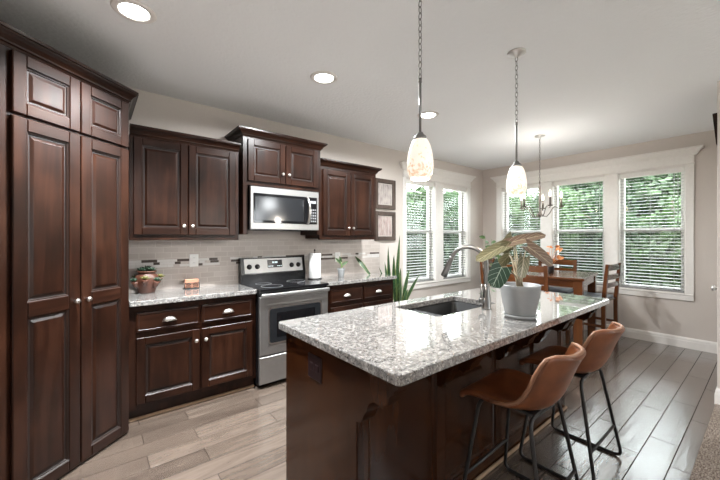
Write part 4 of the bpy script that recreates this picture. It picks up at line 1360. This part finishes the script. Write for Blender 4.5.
for i, (b_, tp, w, mt, up, dr) in enumerate(LV):
    # stalk from the soil
    b_ = Vector(b_)
    root = Vector((random.uniform(-.02, .02), random.uniform(-.02, .02), .17))
    midp = root.lerp(b_, .5) + Vector((0, 0, .04))
    s = MB(); s.tube([root, root.lerp(midp, .5) + Vector((0, 0, .012)), midp, midp.lerp(b_, .5) + Vector((0, 0, .012)), b_], [.0055, .005, .0042, .0035, .0025], 8)
    so = s.build('stalk', M_stem, al)
    lf = MB(); leaf_mesh(lf, b_, tp, w, droop=dr, up=up, heart=.42, fold=.18); lf.build('leaf', mt, so, recalc=False)

# snake plant in floor pot
def strap(m, base, tip, w, bend=(0, 0, 0), twist=0.0, face=(-.6, -.8, 0), n=10):
    uvl = m.bm.loops.layers.uv.verify()
    base = Vector(base); tip = Vector(tip); bend = Vector(bend); face = Vector(face)
    rows = []
    for i in range(n + 1):
        v = i / n
        p = base.lerp(tip, v) + bend * (4 * v * (1 - v))
        ax = (tip - base + bend * (4 * (1 - 2 * v))).normalized()
        side = ax.cross(face).normalized()
        side = Matrix.Rotation(twist * v, 3, ax) @ side
        nr = side.cross(ax)
        ww = w * (min(1, .55 + 1.1 * v) if v < .45 else max(.03, 1 - ((v - .45) / .55) ** 2.2))
        rows.append([(m.bm.verts.new(p - side * ww + nr * .3 * ww), (0, v)), (m.bm.verts.new(p), (.5, v)), (m.bm.verts.new(p + side * ww + nr * .3 * ww), (1, v))])
    for a, b in zip(rows[:-1], rows[1:]):
        for j in range(2):
            q = [a[j], a[j + 1], b[j + 1], b[j]]
            f = m._face([x[0] for x in q], 0, True)
            if f:
                for lp, x in zip(f.loops, q): lp[uvl].uv = x[1]
sn = thing('snake_plant', 'tall snake plant with banded upright leaves beside the end of the counter', 'plant', (3.19, 3.15, 0))
m = MB(); m.lathe([(0, 0), (.11, 0), (.115, .01), (.145, .40), (.155, .42), (.155, .45), (.143, .45), (.138, .42), (0, .42)], seg=28); m.build('pot', M_pot, sn)
m = MB(); m.lathe([(.14, .422), (.06, .432), (0, .436)], seg=20); m.build('soil', M_soil, sn)
SL = [((-.03, .02), (.01, -.02, 1.425), .030), ((-.06, .05), (-.112, .075, 1.275), .034), ((.0, -.01), (-.005, .0, 1.20), .032), ((-.05, .0), (-.06, .03, 1.13), .034),
      ((-.07, .03), (-.22, .14, 1.0), .022), ((-.06, .06), (-.145, .11, 1.07), .028), ((.03, .02), (.03, -.02, .985), .032), ((.05, -.02), (.12, -.09, .97), .030),
      ((.06, -.03), (.22, -.18, .895), .026), ((.04, -.05), (.09, -.09, .70), .03), ((.02, .05), (.06, .06, 1.08), .03), ((-.02, -.06), (-.03, -.06, .95), .03), ((.0, .06), (.02, .10, 1.16), .03)]
for (bx, by), tp, w in SL:
    m = MB(); f_ = (-.7 + random.uniform(-.4, .4), -.7 + random.uniform(-.4, .4), .1)
    strap(m, (bx, by, .43), tp, w * .82, bend=(random.uniform(-.01, .01), random.uniform(-.01, .01), .02), twist=random.uniform(-.8, .8), face=f_); m.build('leaf', M_strap, sn, recalc=False)

lc = thing('snake_plant_leaf', 'single long green leaf cutting leaning on the backsplash above the right counter', 'leaf', (2.79, 3.27, .914))
m = MB(); strap(m, (0, 0, .002), (-.10, .185, .235), .026, bend=(-.008, 0, .012), face=(-.5, -.85, .2)); m.build('blade', M_strap, lc, recalc=False)

sp = thing('small_plant', 'little leafy plant in a white pot on the counter right of the paper towels', 'plant', (2.34, 3.275, .914))
m = MB(); m.lathe([(0, 0), (.030, 0), (.033, .006), (.042, .07), (.046, .09), (.048, .105), (.044, .105), (.040, .09), (0, .088)], seg=24); m.build('pot', M_pot, sp)
m = MB(); m.tube([(0, 0, .08), (.004, 0, .14), (-.004, 0, .19)], .0035, 6); m.build('stem', M_greenstem, sp)
m = MB(); leaf_mesh(m, (-.002, 0, .16), (-.075, .01, .235), .017, heart=.1, up=(-.4, -.8, .4)); m.build('leaf', M_strap, sp, recalc=False)
m = MB(); leaf_mesh(m, (.002, 0, .14), (.09, -.02, .19), .018, heart=.1, up=(-.2, -.8, .5)); m.build('leaf', M_strap, sp, recalc=False)
m = MB(); leaf_mesh(m, (.0, 0, .18), (-.03, -.01, .25), .016, heart=.1, up=(-.4, -.8, .2)); m.build('leaf', M_strap, sp, recalc=False)
m = MB(); leaf_mesh(m, (.0, 0, .12), (.05, .02, .165), .016, heart=.1, up=(-.4, -.8, .4)); m.build('leaf', M_strap, sp, recalc=False)

# strawberry pot
sb = thing('strawberry_pot', 'terracotta strawberry pot with succulents on the counter beside the pantry', 'plant', (.36, 3.365, .914))
m = MB(); m.lathe([(0, 0), (.055, 0), (.060, .006), (.072, .05), (.085, .09), (.090, .12), (.080, .150), (.062, .163), (.060, .170), (.070, .178), (.074, .186), (.070, .19), (.060, .186), (.054, .172), (0, .168)], seg=32); body = m.build('pot', M_terra, sb)
rosettes = []
for k, a in enumerate((R(200), R(255), R(310), R(5), R(80), R(140))):
    zc = .095 + (.012 if k % 2 else -.008)
    m = MB(); dx, dy = math.cos(a), math.sin(a)
    m.tube([(dx * .062, dy * .062, zc - .035), (dx * .080, dy * .080, zc - .018), (dx * .090, dy * .090, zc + .004), (dx * .094, dy * .094, zc + .018)], [.012, .022, .025, .027], 14)
    m.build('pocket', M_terra, body)
    rosettes.append((dx * .096, dy * .096, zc + .018, .95, k % 2))
rosettes += [(0, 0, .192, 1.25, 0), (.03, -.02, .19, .9, 0), (-.04, -.01, .19, 1.0, 0), (.0, .03, .19, .9, 0), (.035, .02, .188, .8, 0)]
for (x, y, z, s, yl) in rosettes:
    m = MB()
    for k in range(11):
        a = 2.4 * k; el = R(18 + 6 * k); L_ = .05 * s * (1 - .03 * k)
        d_ = Vector((math.cos(a) * math.cos(el), math.sin(a) * math.cos(el), math.sin(el)))
        m.tube([Vector((x, y, z)), Vector((x, y, z)) + d_ * L_ * .55, Vector((x, y, z)) + d_ * L_], [.004 * s, .0075 * s, .0012], 6)
    m.build('succulent', M_succ_y if yl else M_succ, sb)

# leafy plant in the room corner
cp_ = thing('leafy_plant', 'slender small-leaved green plant standing in the room corner behind the faucet', 'plant', (5.36, 3.06, 0))
m = MB(); m.lathe([(0, 0), (.10, 0), (.13, .28), (.135, .30), (.12, .30), (0, .27)], seg=24); m.build('pot', M_pot, cp_)
for k in range(7):
    a = R(51 * k); top = Vector((.13 * math.cos(a), .13 * math.sin(a) - .03, 1.1 + .09 * ((k * 37) % 5)))
    m = MB(); p0 = Vector((.02 * math.cos(a), .02 * math.sin(a), .26)); pm = p0.lerp(top, .5) + Vector((.02, 0, .05))
    m.tube([p0, pm, top], [.005, .004, .002], 6); so = m.build('stem', M_greenstem, cp_)
    m = MB()
    for j in range(9):
        v = .3 + .08 * j
        q = p0.lerp(pm, v * 2) if v < .5 else pm.lerp(top, v * 2 - 1)
        an = 2.4 * j + k
        leaf_mesh(m, q, q + Vector((math.cos(an) * .10, math.sin(an) * .10, .02)), .034, heart=.1, n=4, k=2, up=(-.6, -.7, .4))
    m.build('leaf_spray', M_leaf_green, so, recalc=False)

# centrepiece
cpz = on_table(-.05, -.10)
ce = thing('centerpiece', 'dark pot of orange autumn leaves on the dining table', 'table decoration', (cpz[0], cpz[1], .914))
m = MB(); m.lathe([(0, 0), (.038, 0), (.048, .03), (.052, .09), (.055, .10), (.046, .10), (.042, .085), (0, .085)], seg=20); m.build('pot', M_iron, ce)
rn = random.Random(5)
for k in range(16):
    a = rn.uniform(0, 2 * PI); q = Vector((math.cos(a) * rn.uniform(.02, .08) + .03, math.sin(a) * rn.uniform(.02, .08) - .04, rn.uniform(.17, .36)))
    m = MB(); m.tube([(0, 0, .085), q * .6 + Vector((0, 0, .05)), q], .002, 5)
    leaf_mesh(m, q, q + Vector((math.cos(a) * .05, math.sin(a) * .05, rn.uniform(-.01, .04))), .022, heart=.2, n=4, k=2, up=(-.6, -.6, .6)); m.build('sprig', M_autumn, ce, recalc=False)

# ================================================================== small things on the counters and walls
pr_ = thing('paper_towel_holder', 'black metal paper towel holder on the counter right of the stove', 'paper towel holder', (1.985, 3.30, .914))
m = MB(); m.lathe([(0, 0), (.082, 0), (.082, .008), (.076, .012), (0, .012)], seg=28); m.build('base', M_iron, pr_)
m = MB(); m.tube([(0, 0, .01), (0, 0, .325)], .005, 8); m.lathe([(0, .322), (.009, .326), (.010, .334), (.006, .342), (0, .344)], seg=12); m.build('rod', M_iron, pr_)
m = MB(); m.lathe([(.019, .0), (.066, .0), (.068, .003), (.068, .277), (.066, .28), (.019, .28), (.019, 0)], seg=36)
o = m.build('paper_towel_roll', M_paper); o.location = (1.985, 3.30, .9285); tag(o, 'white paper towel roll upright on the black holder', 'paper towels')

nb = thing('napkin_holder', 'small salmon box with black scrollwork on the counter below the outlet', 'napkin holder', (.715, 3.40, .914))
m = MB(); m.box(-.058, .058, -.022, .022, .006, .088, 0, .004); m.build('box', M_salmon, nb)
m = MB(); m.box(-.066, .066, -.032, .03, 0, .007, 0, .002)
for s in (-1, 1):
    m.tube([Vector((s * .028, -.027, .03)) + Vector((.02 * math.cos(a), 0, .02 * math.sin(a))) for a in [2 * PI * k / 16 for k in range(16)]], .0028, 6, closed=True)
    m.tube([Vector((s * .028, -.027, .03)) + Vector((.008 * math.cos(a), 0, .008 * math.sin(a))) for a in [2 * PI * k / 10 for k in range(10)]], .0022, 6, closed=True)
m.tube([(-.062, -.027, .006), (-.062, -.027, .055)], .003, 6); m.tube([(.062, -.027, .006), (.062, -.027, .055)], .003, 6)
m.tube([(-.062, -.027, .054), (.062, -.027, .054)], .0025, 6)
m.build('scrollwork', M_iron, nb)

def outlet(x, z, label):
    t = thing('wall_outlet', label, 'outlet', (x, WN - .0145, z), 0, 'white outlets on the backsplash')
    m = MB(); m.box(-.04, .04, -.006, 0, -.06, .06, 0, .003); m.build('cover_plate', M_plastic, t)
    for zz in (-.024, .024):
        m = MB(); m.box(-.017, .017, -.009, -.005, zz - .015, zz + .015, 0, .004)
        m.box(-.007, -.005, -.0096, -.008, zz - .004, zz + .007, 1); m.box(.005, .007, -.0096, -.008, zz - .004, zz + .007, 1)
        m.build('socket', [M_plastic, M_mark], t)
outlet(.752, 1.170, 'white outlet plate on the tile left of the stove')
outlet(2.425, 1.145, 'white outlet plate on the tile above the small potted plant')

def print_mat(name, seed, tint):
    m, nt, b = new_mat(name)
    L = nt.links.new
    tc = nt.nodes.new('ShaderNodeTexCoord'); mp = nt.nodes.new('ShaderNodeMapping'); mp.inputs['Scale'].default_value = (26, 1, 7); mp.inputs['Location'].default_value = (seed, 0, seed * 2)
    L(tc.outputs['Object'], mp.inputs['Vector'])
    n = nt.nodes.new('ShaderNodeTexNoise'); n.inputs['Scale'].default_value = 1.3; n.inputs['Detail'].default_value = 3; L(mp.outputs[0], n.inputs['Vector'])
    rp = ramp(nt, [(0.34, (0.22, 0.19, 0.19)), (0.46, tint), (0.62, (0.44, 0.39, 0.36))]); L(n.outputs['Fac'], rp.inputs[0]); L(rp.outputs[0], b.inputs['Base Color'])
    b.inputs['Roughness'].default_value = 0.5
    return m
def picture(x0, x1, z0, z1, label, mat):
    t = thing('framed_picture', label, 'picture', ((x0 + x1) / 2, WN - .002, (z0 + z1) / 2), 0, 'framed prints beside the window')
    w, h = (x1 - x0) / 2, (z1 - z0) / 2
    m = MB(); fw = .058
    m.box(-w, -w + fw, -.034, 0, -h, h, 0, .004); m.box(w - fw, w, -.034, 0, -h, h, 0, .004); m.box(-w + fw, w - fw, -.034, 0, -h, -h + fw, 0, .004); m.box(-w + fw, w - fw, -.034, 0, h - fw, h, 0, .004)
    m.build('frame', M_frame, t)
    m = MB(); m.box(-w + fw - .004, w - fw + .004, -.014, -.006, -h + fw - .004, h - fw + .004); m.build('mount', M_mat, t)
    m = MB(); m.box(-w + fw + .010, w - fw - .010, -.016, -.012, -h + fw + .012, h - fw - .012); m.build('print', mat, t)
picture(3.05, 3.45, 1.800, 2.225, 'upper of two wood-framed pictures between cabinet and window', print_mat('streaky_print', 1.3, (.34, .30, .28)))
picture(3.05, 3.45, 1.352, 1.765, 'lower of two wood-framed pictures, just above the snake plant', print_mat('pink_print', 4.7, (.38, .285, .26)))

# door behind the wall end, with its knob
dr_ = bpy.data.objects.new('door_1', None); link(dr_); dr_['kind'] = 'structure'
m = MB(); m.box(4.38, 5.18, .29, .315, .005, 2.04, 0, .003); m.build('door_panel', M_white, dr_, kind='structure')
m = MB(); m.lathe([(0, 0), (.026, 0), (.026, .004), (.010, .006), (.010, .014), (.024, .020), (.027, .030), (.020, .040), (0, .042)], seg=18, M=Matrix.Translation((4.45, .315, .925)) @ Matrix.Rotation(R(-90), 4, 'X')); m.build('door_knob', M_knob, dr_, kind='structure')

m = MB(); m.prism([(.29, 2.20), (.318, 2.22), (.330, 2.36), (.340, 2.485), (.340, 2.50), (.29, 2.50)], 4.33, 5.23, M=Matrix(((0, 0, 1, 0), (1, 0, 0, 0), (0, 1, 0, 0), (0, 0, 0, 1)))); struct(m, 'trim_3', M_wh)
# ================================================================== trees outside
def tree(x, y, h, r, z0, mi, label, seed, group, n=1500):
    rnd = random.Random(seed)
    t = thing('garden_tree', label, 'tree', (x, y, -.36), 0, group)
    m = MB(); m.tube([(0, 0, 0), (.06, .03, h * .3), (.02, -.05, h * .62), (.05, 0, h * .86)], [.10, .08, .05, .02], 8)
    for k in range(6):
        a = rnd.uniform(0, 2 * PI); zz = h * rnd.uniform(.25, .65)
        m.tube([(0.03, 0, zz), (math.cos(a) * r * .4, math.sin(a) * r * .4, zz + .3), (math.cos(a) * r * .75, math.sin(a) * r * .75, zz + .5)], [.04, .025, .01], 5)
    m.build('trunk', M_bark, t)
    c = MB()
    blobs = []
    for k in range(24):
        a = rnd.uniform(0, 2 * PI); rr = r * rnd.uniform(.1, .75); zz = rnd.uniform(z0 + .3, h - .35)
        taper = 1 - .3 * max(0, (zz / h - .5) * 2)
        blobs.append((Vector((rr * math.cos(a) * taper, rr * math.sin(a) * taper, zz)), r * rnd.uniform(.38, .6) * taper))
    for k in range(n):
        bc, br = rnd.choice(blobs)
        v = Vector((rnd.gauss(0, 1), rnd.gauss(0, 1), rnd.gauss(0, 1))).normalized()
        p = bc + v * br * rnd.uniform(.7, 1.08)
        if p.z < .05: p.z = .05 + rnd.random() * .2
        L_ = rnd.uniform(.08, .15) * (1.5 if h > 3.5 else 1); d1 = Vector((rnd.gauss(0, 1), rnd.gauss(0, 1), rnd.gauss(-.4, .7))).normalized()
        d2 = d1.cross(v + Vector((rnd.gauss(0, .5), rnd.gauss(0, .5), rnd.gauss(0, .5))))
        if d2.length < 1e-3: continue
        d2.normalize()
        w = L_ * .42
        a_, b_, c_, e_ = p, p + d1 * L_ * .5 + d2 * w, p + d1 * L_, p + d1 * L_ * .5 - d2 * w
        c._face([c.bm.verts.new(q) for q in (a_, b_, c_, e_)])
    c.build('crown', M_tl[mi], t, recalc=False)
rt = random.Random(21)
kinds = ['fresh green', 'deep green', 'pale green']
i = 0
for ring, (rad, hh, step, n_) in enumerate(((10.8, 3.15, 6.0, 7500), (13.2, 3.95, 4.4, 9000))):
    a = -4.0 + ring * 3
    while a < 56:
        k = rt.randrange(3)
        rad_ = rad + rt.uniform(-.6, .6)
        h = hh + rt.uniform(-.15, .15) - (.12 if a > 28 else 0)
        tree(rad_ * math.cos(R(a)), rad_ * math.sin(R(a)), h, 1.05 + rt.uniform(-.1, .15), .0, k, kinds[k] + ' leafy garden tree in the ' + ('front' if ring == 0 else 'back') + ' row beyond the windows', 100 + i, 'garden trees in the %s row outside, %s' % ('front' if ring == 0 else 'back', kinds[k]), n_)
        i += 1
        a += step
